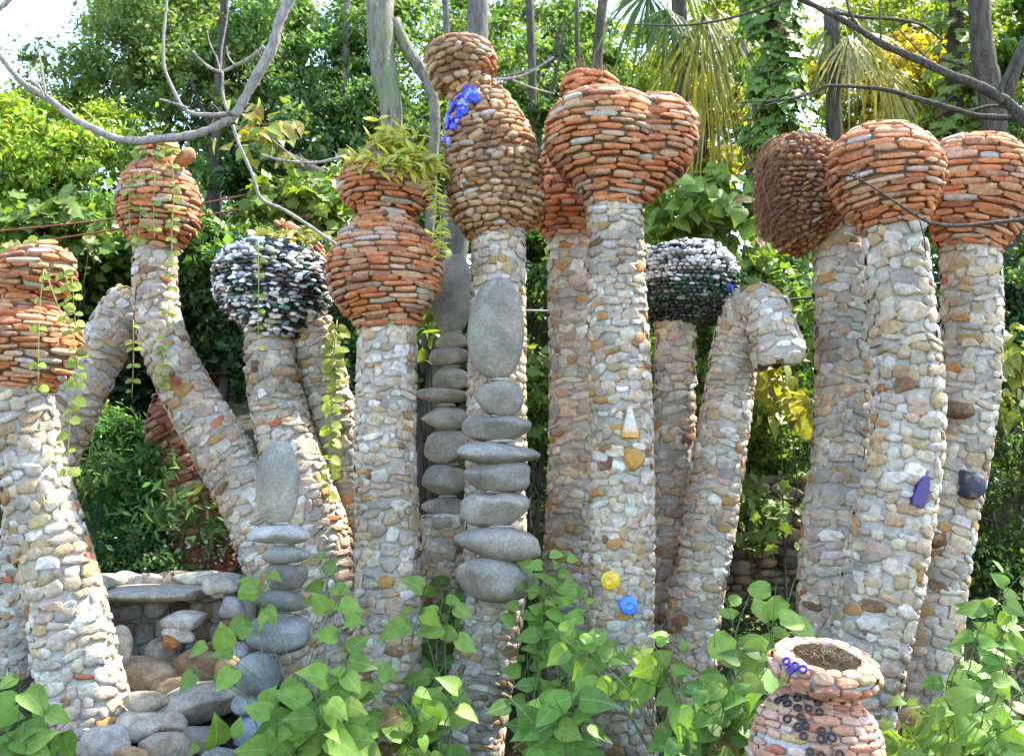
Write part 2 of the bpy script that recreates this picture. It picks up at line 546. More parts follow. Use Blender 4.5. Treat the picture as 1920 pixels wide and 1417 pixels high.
def shaft(root, L, nodes, Y, ch=16.5, ln=24.5, th=.0145, pal=PAL_PEB, cap=290, name='shaft', m=6, cap_end=False):
    """nodes from the foot up"""
    sw = sweep_px(nodes, Y, m)
    px = scl(800, Y)
    o = link(name, sw.core(name, M_MOR, L, .003), root)
    pcs = courses(sw, ch * px * .95, ln * px, th, 1.03, .32, .36, hj=.42, lj=.55)
    add_pieces(pcs, P_PEB, 'pebble', o, L, pal, cap)
    return sw, o

def head(root, L, nodes, Y, style='ter', ch=10.6, ln=42, th=.024, name='head', m=6, shape=None, cap=290, pal=None, lo=None, hi=None, mortar=None):
    sw = sweep_px(nodes, Y, m, shape)
    px = scl(400, Y)
    st = {'ter': (P_BRK, PAL_TER, 'terracotta_stone', M_MORT, .05, .96), 'rub': (P_PEB, PAL_BRN, 'brown_stone', M_MORT, .3, .98),
          'rust': (P_PEB, PAL_RST, 'brown_stone', M_MORT, .5, .98), 'glz': (P_SHD, PAL_GLZ, 'shard', M_MORD, .3, .98)}[style]
    o = link(name, sw.core(name, mortar or st[3], L, .01), root)
    pcs = courses(sw, ch * px, ln * px, th, st[5], st[4], .15, hj=.22, lj=.4, lo=lo, hi=hi)
    add_pieces(pcs, st[0], st[2], o, L, pal or st[1], cap)
    return sw, o

# ------------------------------------------------------------------ ground and hillside
def build_ground():
    xs = np.concatenate([np.linspace(-160, -16, 14), np.linspace(-14, 14, 90), np.linspace(16, 160, 14)])
    ys = np.concatenate([np.linspace(-60, 2, 12), np.linspace(3, 24, 90), np.linspace(26, 220, 24)])
    X, Y = np.meshgrid(xs, ys)
    Z = ground_z(X, Y)
    V = np.column_stack([X.ravel(), Y.ravel(), Z.ravel()])
    nx = len(xs)
    i, j = np.meshgrid(np.arange(nx - 1), np.arange(len(ys) - 1))
    a = (j * nx + i).ravel()
    Fc = np.column_stack([a, a + 1, a + nx + 1, a + nx])
    m, nt, out = nodes_of('ground_soil')
    bs = nt.nodes.new('ShaderNodeBsdfPrincipled'); bs.inputs['Roughness'].default_value = 1
    v = pos_coord(nt, False)
    c = ramp(nt, noise(nt, v, 1.6, 6, .7), [(.35, (.035, .026, .016)), (.5, (.07, .055, .03)), (.62, (.035, .055, .016))])
    nt.links.new(c, bs.inputs['Base Color'])
    b = nt.nodes.new('ShaderNodeBump'); b.inputs['Distance'].default_value = .08
    nt.links.new(noise(nt, v, 7, 6, .75), b.inputs['Height']); nt.links.new(b.outputs[0], bs.inputs['Normal'])
    nt.links.new(bs.outputs[0], out.inputs[0])
    o = link('hillside', mesh('hillside', V, Fc, m))
    tag(o, 'shady wooded slope of dark soil rising behind the columns', kind='structure')
build_ground()

# ------------------------------------------------------------------ the columns
# left front vase column
def vase_column():
    Y = 8.1
    nodes = [(205, 1500, 185), (172, 1400, 172), (152, 1300, 156), (136, 1200, 142), (116, 1100, 132), (90, 1000, 126), (70, 920, 118), (56, 840, 108), (46, 770, 100), (42, 715, 96)]
    L = base_of(sweep_px(nodes, Y))
    r = thing('pebble_column', 'pebble column with orange double bulged vase head at the left edge', 'column', L, COLGROUP)
    shaft(r, L, nodes, Y, 21, 31, .022)
    head(r, L, [(42, 728, 100), (46, 705, 128), (50, 680, 162), (50, 645, 186), (50, 614, 174), (52, 588, 128), (54, 570, 90), (55, 556, 84), (57, 542, 112), (60, 522, 146), (60, 504, 146), (58, 490, 132), (56, 482, 104), (56, 486, 60)], Y)
    return r
vase_column()

def leaning_leg():
    Y = 9.7
    nodes = [(38, 1330, 92), (38, 1200, 90), (44, 1060, 90), (64, 950, 92), (98, 850, 96), (138, 760, 95), (178, 680, 90), (215, 612, 86), (238, 572, 80), (250, 552, 60)]
    L = base_of(sweep_px(nodes, Y))
    r = thing('pebble_column', 'headless pebble column leaning right until its tip meets a taller column', 'column', L, COLGROUP)
    shaft(r, L, nodes, Y)
leaning_leg()

def bent_column():
    Y = 9.35
    nodes = [(600, 1300, 125), (560, 1180, 122), (515, 1050, 118), (478, 955, 112), (432, 872, 106), (383, 790, 98), (338, 710, 90), (306, 635, 83), (293, 570, 78), (291, 510, 76), (291, 455, 76)]
    L = base_of(sweep_px(nodes, Y))
    r = thing('pebble_column', 'bent pebble column with small round orange head trailing thin vines', 'column', L, COLGROUP)
    shaft(r, L, nodes, Y)
    head(r, L, [(291, 466, 78), (294, 450, 96), (296, 425, 132), (297, 390, 144), (297, 355, 136), (298, 330, 112), (300, 312, 78), (301, 300, 68), (302, 288, 66), (303, 276, 60), (303, 270, 30)], Y, ch=10, ln=38)
    sw = sweep_px([(335, 306, 20, Y - .12), (345, 298, 26, Y - .16), (354, 288, 28, Y - .2), (356, 278, 10, Y - .2)], Y)
    o = link('spout', sw.core('spout', M_TER, L, 0.0, 12), r, color=(.5, .2, .09))
bent_column()

def glazed_column():
    Y = 9.3
    a = [(650, 1300, 130), (625, 1150, 125), (600, 1020, 118), (572, 930, 112), (545, 850, 106), (524, 770, 100), (510, 700, 94), (506, 640, 88), (506, 615, 86)]
    b = [(690, 1250, 92, 9.75), (682, 1100, 92, 9.7), (666, 980, 90, 9.65), (645, 870, 86, 9.6), (618, 750, 82, 9.5), (596, 660, 78, 9.4), (582, 600, 72, 9.35)]
    L = base_of(sweep_px(a, Y))
    r = thing('pebble_column', 'two legged pebble column with round head of black and white glazed shards', 'column', L, COLGROUP)
    shaft(r, L, a, Y, cap=170)
    shaft(r, L, b, Y, cap=120, name='side_leg')
    head(r, L, [(512, 640, 60), (508, 628, 90), (512, 612, 128), (514, 590, 168), (515, 560, 206), (515, 530, 218), (516, 500, 212), (518, 482, 176), (520, 466, 128), (520, 459, 60)], Y, 'glz', ch=6.6, ln=16, th=.03)
    # orange potsherds along the top
    sw = sweep_px([(560, 452, 100, Y + .15), (566, 444, 92, Y + .15), (570, 438, 40, Y + .15)], Y)
    o = link('potsherd_rim', sw.core('potsherd_rim', M_MORT, L), r)
    add_pieces(courses(sw, .05, .16, .03), P_BRK, 'terracotta_stone', o, L, PAL_TER)
glazed_column()

def double_bulb_column():
    Y = 8.5
    nodes = [(712, 1520, 122), (715, 1417, 120), (722, 1300, 124), (728, 1150, 122), (727, 1000, 114), (722, 850, 110), (725, 700, 108), (727, 605, 104)]
    L = base_of(sweep_px(nodes, Y))
    r = thing('pebble_column', 'straight pebble column with round orange bulb under a flared bowl of yellow green leaves', 'column', L, COLGROUP)
    shaft(r, L, nodes, Y)
    head(r, L, [(727, 618, 106), (726, 600, 118), (724, 575, 158), (722, 545, 196), (722, 510, 208), (722, 475, 196), (722, 445, 158), (723, 425, 116), (724, 410, 96), (724, 398, 104), (725, 382, 140), (725, 362, 168), (725, 345, 172), (725, 332, 158), (726, 326, 136), (727, 330, 80)], Y, ch=10.4, ln=44, cap=298)
double_bulb_column()

def bottle_column():
    Y = 8.6
    nodes = [(868, 1520, 135), (876, 1417, 130), (888, 1330, 125), (908, 1240, 116), (925, 1130, 112), (929, 1000, 110), (930, 850, 108), (932, 700, 104), (934, 550, 98), (934, 425, 94)]
    L = base_of(sweep_px(nodes, Y))
    r = thing('pebble_column', 'tallest pebble column with brown bottle shaped head and blue glass patch', 'column', L, COLGROUP)
    shaft(r, L, nodes, Y)
    sw, o = head(r, L, [(934, 440, 92), (932, 428, 120), (931, 408, 158), (930, 380, 172), (928, 345, 174), (922, 300, 168), (911, 255, 156), (901, 215, 128), (892, 188, 102), (882, 172, 82), (874, 160, 84), (868, 145, 112), (865, 122, 126), (864, 100, 118), (864, 86, 92), (864, 80, 40)], Y, 'rub', ch=12, ln=24, th=.026, cap=300)
    # patch of blue glass
    for k in range(46):
        t = RNG.random()
        px = 893 - 58 * t + RNG.uniform(-13, 13); py = 172 + 86 * t + RNG.uniform(-13, 13)
        p, n, a, b = sw.hit(px, py)
        s = RNG.uniform(.018, .03)
        ang = RNG.uniform(0, 3.1); x = a * math.cos(ang) + b * math.sin(ang); y = b * math.cos(ang) - a * math.sin(ang)
        link('glass_piece', P_SHD.me[RNG.randrange(12)], o, M=mat_of(p + n * .02, x * s * 1.4, y * s, n * .026, L),
             color=RNG.choice([(.02, .025, .34), (.035, .04, .45), (.05, .07, .5), (.25, .28, .6)]))
bottle_column()

def lobes(i, phi, R):
    return R
def heart_column():
    Y = 8.45
    nodes = [(1166, 1520, 134), (1165, 1417, 132), (1160, 1300, 128), (1163, 1180, 120), (1166, 1050, 117), (1166, 900, 116), (1163, 750, 114), (1158, 600, 108), (1154, 480, 103), (1152, 372, 99)]
    L = base_of(sweep_px(nodes, Y))
    r = thing('pebble_column', 'pebble column with heart shaped two lobed orange head, yellow and blue discs', 'column', L, COLGROUP)
    sws, so = shaft(r, L, nodes, Y)
    # two overlapping lobes, each a turned form; the outline is their union
    ys = [390, 372, 350, 325, 300, 270, 240, 215, 198, 188, 182]
    lc = [1152, 1152, 1148, 1142, 1137, 1132, 1130, 1130, 1131, 1132, 1132]
    lr = [50, 53, 66, 84, 98, 105, 103, 94, 80, 62, 36]
    rc = [1156, 1170, 1188, 1207, 1220, 1229, 1232, 1233, 1233, 1233, 1233]
    rr = [42, 47, 58, 66, 71, 73, 71, 62, 48, 30, 10]
    u = scl(280, Y)
    axis = 1168
    m = 6
    Q = catmull(np.column_stack([ys, lc, lr, rc, rr]), m)
    def shp(i, phi, R):
        q = np.array([np.interp(i, np.arange(len(Q)), Q[:, k]) for k in range(5)])
        res = np.full(np.shape(phi), 4.0)
        for c, rad in ((q[1] - axis, q[2]), (q[3] - axis, q[4])):
            d = np.cos(phi) * c
            disc = rad * rad - (c * np.sin(phi)) ** 2
            far = np.where(disc > 0, d + np.sqrt(np.maximum(disc, 0)), 0)
            res = np.maximum(res, far)
        return res * u
    nd = [(axis, y, (a + b) * .9) for y, a, b in zip(ys, lr, rr)]
    head(r, L, nd, Y, shape=shp, m=m, ch=11, ln=45, th=.026, cap=298)
    for px, py, c, s in ((1148, 1083, (.78, .50, .03), 17), (1177, 1130, (.05, .22, .62), 17)):
        p, n, a, b = sws.hit(px, py)
        s2 = s * scl(py, Y)
        o = link('glass_disc', disc_me, so, M=mat_of(p + n * .03, a * s2, b * s2, n * s2, L), color=c)
        o['label'] = 'yellow glass disc set in the shaft' if py < 1100 else 'blue glass disc set in the shaft'
    # white and orange shell with an amber stone below it
    p, n, a, b = sws.hit(1180, 800)
    u = scl(800, Y)
    V, Fc = [], []
    k = 14
    prof = [(15, -24), (18, -17), (14, -6), (8, 15), (5, 28), (3, 33)]
    for r_, h in prof:
        for j in range(k):
            g = r_ * (1 + .1 * math.cos(j * math.pi))
            V.append((g * math.cos(2 * math.pi * j / k), h, g * math.sin(2 * math.pi * j / k) * .8))
    for q in range(len(prof) - 1):
        for j in range(k): Fc.append((q * k + j, q * k + (j + 1) % k, (q + 1) * k + (j + 1) % k, (q + 1) * k + j))
    Fc.append(tuple(range(k)))
    V = np.array(V)
    cols = np.array([(.58, .27, .03) if v[1] < -12 else (.56, .48, .34) for v in V])
    o = link('shell', mesh('shell', V, Fc, M_GLSV, True, cols), so, M=mat_of(p + n * .03, a * u, b * u, n * u, L))
    o['label'] = 'white cone shell with orange foot'
    p, n, a, b = sws.hit(1187, 858)
    o = link('amber_stone', P_PEB.me[3], so, M=mat_of(p + n * .02, a * u * 16, b * u * 22, n * .05, L), color=(.5, .27, .06))

def disc_mesh():
    V, Fc = [], []
    k = 20
    for r_, h in ((1, -1.2), (1, .25), (.86, .45), (.6, .3), (.5, .42), (.28, .3)):
        for j in range(k): V.append((r_ * math.cos(2 * math.pi * j / k), r_ * math.sin(2 * math.pi * j / k), h))
    for q in range(5):
        for j in range(k): Fc.append((q * k + j, q * k + (j + 1) % k, (q + 1) * k + (j + 1) % k, (q + 1) * k + j))
    Fc.append(tuple(range(5 * k, 6 * k)))
    return mesh('glass_disc', V, Fc, M_GLS)
disc_me = disc_mesh()
heart_column()

def rear_vase_column():
    Y = 9.6
    nodes = [(1058, 1300, 98), (1062, 1150, 98), (1072, 1000, 98), (1080, 850, 98), (1080, 700, 96), (1076, 550, 92), (1074, 435, 90)]
    L = base_of(sweep_px(nodes, Y))
    r = thing('pebble_column', 'pebble column half hidden behind the heart headed one, dry grass on its head', 'column', L, COLGROUP)
    shaft(r, L, nodes, Y)
    head(r, L, [(1074, 448, 90), (1074, 430, 118), (1074, 400, 146), (1076, 360, 140), (1080, 310, 126), (1088, 260, 118), (1096, 220, 110), (1102, 192, 84), (1104, 182, 88), (1105, 165, 98), (1105, 152, 88), (1106, 145, 40)], Y, ch=10.5, ln=40)
rear_vase_column()

def glass_mushroom():
    Y = 10.0
    nodes = [(1250, 1300, 80), (1254, 1150, 78), (1258, 1000, 76), (1263, 850, 74), (1266, 700, 72), (1267, 595, 72)]
    L = base_of(sweep_px(nodes, Y))
    r = thing('pebble_column', 'slim pebble column with mushroom cap of clear, green and black glass', 'column', L, COLGROUP)
    shaft(r, L, nodes, Y, 19, 26)
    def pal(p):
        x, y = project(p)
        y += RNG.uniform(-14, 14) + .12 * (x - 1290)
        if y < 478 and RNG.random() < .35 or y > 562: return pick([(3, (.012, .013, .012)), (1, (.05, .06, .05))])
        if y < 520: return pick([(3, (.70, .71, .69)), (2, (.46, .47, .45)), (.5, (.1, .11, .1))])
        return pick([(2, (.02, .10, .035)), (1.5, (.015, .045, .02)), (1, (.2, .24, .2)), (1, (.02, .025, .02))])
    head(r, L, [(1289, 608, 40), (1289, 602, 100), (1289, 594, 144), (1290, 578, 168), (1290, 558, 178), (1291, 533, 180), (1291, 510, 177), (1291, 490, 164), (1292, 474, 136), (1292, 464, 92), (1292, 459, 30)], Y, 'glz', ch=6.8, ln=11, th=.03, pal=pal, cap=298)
glass_mushroom()

def hook_column():
    Y = 9.25
    nodes = [(1272, 1500, 100), (1280, 1380, 100), (1290, 1250, 98), (1304, 1120, 99), (1326, 1000, 98), (1346, 870, 94), (1366, 740, 88), (1378, 660, 84, 9.22), (1392, 600, 80, 9.15), (1416, 572, 78, 9.0), (1438, 586, 82, 8.85), (1450, 626, 90, 8.78), (1461, 668, 100, 8.74), (1463, 676, 84, 8.735), (1463, 679, 30, 8.735)]
    L = base_of(sweep_px(nodes, Y))
    r = thing('pebble_column', 'pebble column curled over at the top like a hook', 'column', L, COLGROUP)
    sw, o = shaft(r, L, nodes, Y, m=8)
    p, n, a, b = sw.hit(1372, 548)
    link('glass_piece', P_SHD.me[2], o, M=mat_of(at(1370, 541, 9.1), Vector(a) * .03, Vector(b) * .04, Vector(n) * .03, L), color=(.03, .035, .4))
hook_column()

def rough_mushroom():
    Y = 9.15
    nodes = [(1550, 1330, 112), (1552, 1200, 112), (1556, 1080, 112), (1564, 960, 110), (1577, 850, 102), (1580, 700, 95), (1575, 550, 92), (1570, 400, 90)]
    L = base_of(sweep_px(nodes, Y))
    r = thing('pebble_column', 'pebble column with rough brown root tufted head left of the right hand pair', 'column', L, COLGROUP)
    shaft(r, L, nodes, Y, 19, 28)
    head(r, L, [(1528, 456, 50), (1522, 447, 100), (1514, 428, 138), (1510, 398, 164), (1510, 362, 170), (1514, 328, 166), (1522, 300, 140), (1530, 283, 102), (1535, 274, 50)], Y, 'rust', ch=9, ln=15, th=.04)
    # dry roots hanging off the head
    tubes = []
    for k in range(260):
        a = RNG.uniform(0, 1)
        px = 1422 + RNG.uniform(0, 120) * a; py = 300 + RNG.uniform(-30, 120)
        y0 = Y - RNG.uniform(-.1, .35)
        p0 = at(px + 25, py - 20, y0); p1 = at(px, py, y0 - .05); p2 = at(px - RNG.uniform(0, 14), py + RNG.uniform(8, 30), y0 - .05); p3 = at(px - RNG.uniform(-6, 16), py + RNG.uniform(25, 70), y0 - .03)
        tubes.append(([p0, p1, p2, p3], .004, .002))
    o = link('dry_roots', tube_mesh('dry_roots', tubes, M_DRY, L, 3), r); o['kind'] = 'stuff'

def tube_mesh(name, tubes, mat, L=(0, 0, 0), k=6, m=4, wob=0.0, V0=None):
    V, Fc = [], []
    base = 0
    for pts, r0, r1 in tubes:
        Q = catmull([tuple(p) for p in pts], m)
        n = len(Q)
        T = np.gradient(Q, axis=0); T /= np.linalg.norm(T, axis=1)[:, None] + 1e-9
        ref = np.array([.31, .85, .2]) if abs(T[:, 1]).mean() < .8 else np.array([1., 0, .1])
        S = np.cross(T, ref); S /= np.linalg.norm(S, axis=1)[:, None] + 1e-9
        B = np.cross(T, S)
        rad = np.linspace(r0, r1, n) if not isinstance(r0, (list, tuple)) else np.interp(np.linspace(0, 1, n), np.linspace(0, 1, len(r0)), r0)
        if wob: rad = rad * (1 + wob * NP.uniform(-1, 1, n))
        for i in range(n):
            for j in range(k):
                a = 2 * math.pi * j / k
                V.append(Q[i] + rad[i] * (math.cos(a) * S[i] + math.sin(a) * B[i]) - np.array(L))
        for i in range(n - 1):
            for j in range(k):
                Fc.append((base + i * k + j, base + i * k + (j + 1) % k, base + (i + 1) * k + (j + 1) % k, base + (i + 1) * k + j))
        Fc.append(tuple(base + j for j in range(k - 1, -1, -1))); Fc.append(tuple(base + (n - 1) * k + j for j in range(k)))
        base += n * k
    return mesh(name, np.array(V), Fc, mat)
rough_mushroom()

def right_pair():
    Y = 8.25
    nodes = [(1600, 1420, 140), (1612, 1300, 140), (1632, 1200, 138), (1652, 1100, 142), (1668, 1000, 140), (1690, 900, 132), (1703, 780, 124), (1697, 650, 118), (1684, 520, 110), (1674, 415, 104)]
    L = base_of(sweep_px(nodes, Y))
    r = thing('pebble_column', 'thick pebble column with round orange head and a dark blue glass chip', 'column', L, COLGROUP)
    sw, o = shaft(r, L, nodes, Y, 22, 32, .022)
    head(r, L, [(1674, 428, 106), (1672, 405, 132), (1668, 380, 168), (1663, 345, 196), (1660, 315, 200), (1660, 285, 182), (1661, 262, 142), (1662, 248, 96), (1662, 243, 40)], Y, ch=12, ln=50, th=.026)
    u = scl(917, Y)
    p, n, a, b = sw.hit(1722, 917)
    V = [(-14, -26), (10, -28), (14, -4), (13, 16), (8, 26), (0, 26), (-8, 12)]
    W = [(x, y, -6) for x, y in V] + [(x * .94, y * .96, 5) for x, y in V]
    k = len(V)
    Fc = [(j, (j + 1) % k, k + (j + 1) % k, k + j) for j in range(k)] + [tuple(range(k, 2 * k))]
    q = link('glass_chip', mesh('glass_chip', np.array(W, float), Fc, M_GLS, False), o, M=mat_of(p + n * .03, a * u * 1.1, b * u * 1.1, n * u, L), color=(.016, .006, .14))
    q['label'] = 'dark blue glass chip with rounded top'
    # far right column
    Y = 9.1
    nodes = [(1728, 1400, 116), (1735, 1300, 114), (1742, 1200, 114), (1750, 1100, 116), (1764, 1010, 115), (1784, 910, 112), (1806, 800, 108), (1820, 680, 105), (1822, 560, 104), (1818, 440, 100)]
    L = base_of(sweep_px(nodes, Y))
    r = thing('pebble_column', 'pebble column at the right edge with wide orange head and brown knobs', 'column', L, COLGROUP)
    sw, o = shaft(r, L, nodes, Y, 20, 29)
    head(r, L, [(1818, 470, 98), (1820, 448, 120), (1824, 425, 150), (1828, 395, 178), (1830, 360, 190), (1831, 325, 188), (1832, 295, 168), (1833, 273, 126), (1833, 264, 60)], Y, ch=11.4, ln=46)
    for px, py, c in ((1795, 775, (.16, .10, .06)), (1744, 1015, (.13, .065, .035)), (1818, 908, (.05, .06, .09))):
        p, n, a, b = sw.hit(px, py)
        u = scl(py, Y)
        link('brown_knob' if c[0] > .1 else 'slate_chip', P_PEB.me[5], o, M=mat_of(p + n * .02, a * u * 24, b * u * (18 if c[0] > .1 else 28), n * .09, L), color=c)
right_pair()

# red bottle shaped jar back in the bushes
def rear_jar():
    Y = 10.45
    nd = [(380, 1080, 110), (375, 960, 120), (372, 930, 128), (362, 890, 116), (352, 860, 96), (340, 835, 92), (330, 810, 98), (322, 785, 92), (315, 762, 60), (312, 742, 34), (311, 735, 20)]
    sw = sweep_px(nd, Y)
    L = base_of(sw)
    r = thing('terracotta_jar', 'red stone jar half buried in bushes under the bent column', 'jar', L)
    head(r, L, nd, Y, ch=13, ln=40, pal=[(3, (.36, .125, .075)), (2, (.28, .09, .055)), (1.5, (.42, .22, .13))], name='body')
rear_jar()

# pink jar, right foreground
def pink_jar():
    Y = 6.2
    nd = [(1528, 1640, 200), (1528, 1560, 226), (1529, 1480, 240), (1530, 1410, 238), (1532, 1355, 214), (1535, 1318, 160), (1537, 1300, 116), (1538, 1285, 110)]
    sw0 = sweep_px(nd, Y)
    L = base_of(sw0)
    r = thing('pink_jar', 'squat pink potsherd jar with tilted dish top and black glass rings', 'jar', L)
    M_PM = stone_mat('pale_mortar', (.50, .49, .47), rough=.95, bump=.8, scale=22, lo=.7, hi=1.15)
    sw, o = head(r, L, nd, Y, ch=14, ln=40, th=.02, pal=PAL_PNK, name='body', mortar=M_PM)
    u = scl(1300, Y)
    # dish: a turned bowl whose axis leans towards the camera
    c0 = at(1540, 1292, Y)
    ax = Vector((.10, -.26, .96)).normalized()
    pts, rad = [], []
    for h, rr in ((0, 54), (12, 66), (24, 84), (36, 95), (46, 97), (56, 92), (62, 84), (63, 70), (60, 56), (52, 46)):
        pts.append(c0 + ax * h * u); rad.append(rr * u)
    dsw = Sweep(pts, rad, 5)
    d = link('dish', dsw.core('dish', M_PM, L), r)
    add_pieces(courses(dsw, 24 * u, 38 * u, .022, .93, .15, .1), P_BRK, 'potsherd', d, L, PAL_PNK)
    k = 18
    V = [tuple(c0 + ax * 66 * u - L)]
    S, N = dsw.S[-1], dsw.N[-1]
    for j in range(k):
        a = 2 * math.pi * j / k
        V.append(np.array(c0 + ax * 64 * u - L) + 63 * u * (math.cos(a) * S + math.sin(a) * N))
    a = .2
    while a < .2 + 2 * math.pi - .1:
        da = RNG.uniform(.3, .52); t = a + da / 2
        rd = math.cos(t) * S + math.sin(t) * N; tg = -math.sin(t) * S + math.cos(t) * N
        link('potsherd', P_BRK.me[RNG.randrange(12)], d, M=mat_of(np.array(c0 + ax * 61.5 * u) + rd * 75 * u, tg * 75 * u * da * .46, rd * RNG.uniform(11, 15) * u, np.array(ax) * .02, L), color=pick([(4, (.56, .28, .17)), (2, (.60, .42, .33)), (1, (.52, .36, .14)), (1, (.62, .56, .5))]))
        a += da
    o2 = link('soil', mesh('soil', np.array([tuple(v) for v in V]), [(0, 1 + j, 1 + (j + 1) % k) for j in range(k)], M_SOIL), r)
    straw = []
    for j in range(70):
        a = RNG.uniform(0, 6.28); q = RNG.uniform(0, 50) * u
        p = np.array(c0 + ax * 65.5 * u) + q * (math.cos(a) * S + math.sin(a) * N)
        e = p + np.array([RNG.uniform(-.06, .06), RNG.uniform(-.05, .05), RNG.uniform(.0, .05)])
        straw.append(([p, (p + e) / 2 + np.array([0, 0, .012]), e], .0025, .001))
    o2 = link('straw', tube_mesh('straw', straw, plain('straw', (.20, .15, .08), .9), L, 3, 2), r); o2['kind'] = 'stuff'
    # rings cut from bottle necks
    def ring_mesh():
        V, Fc = [], []
        for i in range(14):
            a = 2 * math.pi * i / 14
            for j in range(7):
                b = 2 * math.pi * j / 7
                V.append(((1 + .34 * math.cos(b)) * math.cos(a), (1 + .34 * math.cos(b)) * math.sin(a), .5 * math.sin(b)))
        for i in range(14):
            for j in range(7):
                Fc.append((i * 7 + j, ((i + 1) % 14) * 7 + j, ((i + 1) % 14) * 7 + (j + 1) % 7, i * 7 + (j + 1) % 7))
        return mesh('glass_ring', V, Fc, M_GLS)
    rm = ring_mesh()
    for px, py in ((1463, 1319), (1480, 1323), (1476, 1313), (1499, 1315), (1517, 1312), (1532, 1323), (1498, 1331), (1516, 1333), (1534, 1339), (1482, 1353), (1500, 1349), (1497, 1366), (1511, 1362), (1510, 1382), (1541, 1371), (1538, 1386), (1560, 1384), (1522, 1407), (1570, 1412), (1540, 1416), (1575, 1320), (1588, 1312)):
        p, n, a, b = sw.hit(px, py)
        s = 6.2 * u * RNG.uniform(.9, 1.12)
        link('glass_ring', rm, o, M=mat_of(p + n * .028, a * s, b * s, n * s, L), color=(.012, .014, .016))
    for px, py in ((1490, 1236), (1501, 1244), (1525, 1246), (1480, 1251), (1493, 1258), (1508, 1264), (1485, 1262)):
        p, n, a, b = dsw.hit(px, py)
        s = 6.6 * u
        link('blue_ring', rm, d, M=mat_of(p + n * .03 + np.array(ax) * .018, a * s, b * s, n * s, L), color=(.02, .02, .30))
pink_jar()

# ------------------------------------------------------------------ river stone stacks
def fbm(P, seed):
    r = np.random.RandomState(seed)
    out = np.zeros(len(P))
    for k in range(7):
        d = r.normal(size=3); d /= np.linalg.norm(d)
        fr = r.uniform(1.2, 4.0); out += np.sin(P @ d * fr + r.uniform(0, 6.28)) / fr
    return out / 3

def river_stone(name, root, L, px, py, w, h, Y, color, depth=None, tilt=0.0, shape='oval', seed=0, mat=None, lump=.16, sq=2.35):
    """a water worn stone of w x h photo pixels"""
    u = scl(py, Y)
    nu, nv = 36, 22
    V = []
    for i in range(nv + 1):
        th = math.pi * i / nv
        for j in range(nu):
            ph = 2 * math.pi * j / nu
            V.append((math.sin(th) * math.cos(ph), math.sin(th) * math.sin(ph), math.cos(th)))
    V = np.array(V)
    if h > w: sq, lump = 2.1, .07
    n2 = (np.abs(V) ** sq).sum(1) ** (1 / sq)
    V = V / n2[:, None]
    V *= (1 + .05 * np.sin(3 * V[:, :1] + seed) + .05 * np.cos(2.3 * V[:, 2:3] * (1 + .3 * V[:, :1]) + seed * 2))
    if shape == 'left': V[:, 2] *= 1 - .5 * np.clip(-V[:, 0], 0, 1) ** 1.3; V[:, 2] += .12 * np.clip(-V[:, 0], 0, 1)
    if shape == 'right': V[:, 2] *= 1 - .45 * np.clip(V[:, 0], 0, 1) ** 1.2
    if shape == 'both': V[:, 2] *= 1 - .34 * np.abs(V[:, 0]) ** 1.6; V[:, 2] += .16 * np.sin(V[:, 0] * 2 + seed)
    if shape == 'dent': V[:, 2] -= .28 * np.exp(-((V[:, 0] + .1) / .32) ** 2) * (V[:, 2] > 0) * V[:, 2]
    if shape == 'egg': V[:, 0] *= 1 - .14 * V[:, 2]
    if shape == 'egg2': V[:, 0] *= 1 - .05 * V[:, 2]
    V = V * (1 + lump * fbm(V * 1.5, seed + 11))[:, None]
    fr = np.random.RandomState(seed + 5)
    for q in range(5):
        d = fr.normal(size=3) * np.array([1, 1, .8]); d /= np.linalg.norm(d)
        t = V @ d; lim = np.percentile(t, fr.uniform(86, 96) if w >= h else 97)
        V = V - np.outer(np.maximum(0, t - lim) * .75, d)
    V = V / np.array([np.abs(V[:, 0]).max(), np.abs(V[:, 1]).max(), np.abs(V[:, 2]).max()])
    dp = depth if depth else min(w, max(h, w * .8)) * .85
    if h > w: dp = w * .62
    V = V * np.array([w / 2 * u, dp / 2 * u, h / 2 * u])
    ca, sa = math.cos(tilt), math.sin(tilt)
    V = np.column_stack([V[:, 0] * ca - V[:, 2] * sa, V[:, 1], V[:, 0] * sa + V[:, 2] * ca])
    Fc = [(i * nu + j, (i + 1) * nu + j, (i + 1) * nu + (j + 1) % nu, i * nu + (j + 1) % nu) for i in range(nv) for j in range(nu)]
    p = at(px, py, Y)
    M = Matrix.Translation(p - L)
    return link(name, mesh(name, V, Fc, mat or M_RIV), root, M=M, color=color)

G1, G2, G3 = (.36, .335, .28), (.38, .34, .28), (.25, .235, .20)
def stack(label, Y, stones, footY=None):
    last = stones[-1]
    p = at(last[0], last[1] + last[3] / 2, Y)
    L = Vector(p)
    r = thing('stone_stack', label, 'stone stack', L, 'stacks of grey river stones')
    ys = []
    for k, s in enumerate(stones):
        px, py, w, h, col, shp = s[:6]
        tilt = s[6] if len(s) > 6 else RNG.uniform(-.03, .03)
        river_stone('stone', r, L, px, py, w * 1.03, h * 1.12, Y, (lambda k: tuple(c * k for c in col))(RNG.uniform(.92, 1.1)), tilt=tilt, shape=shp, seed=k + int(px))
        if k:
            pv = stones[k - 1]
            o = link('mortar_bed', None, None) if False else None
            yb = (pv[1] + pv[3] / 2 + py - h / 2) / 2
            river_stone('mortar_bed', r, L, (px + pv[0]) / 2 + 6, yb, min(w, pv[2]) * .42, 9, Y, (.5, .49, .46), shape='oval', seed=90 + k, mat=M_MOR)
    return r
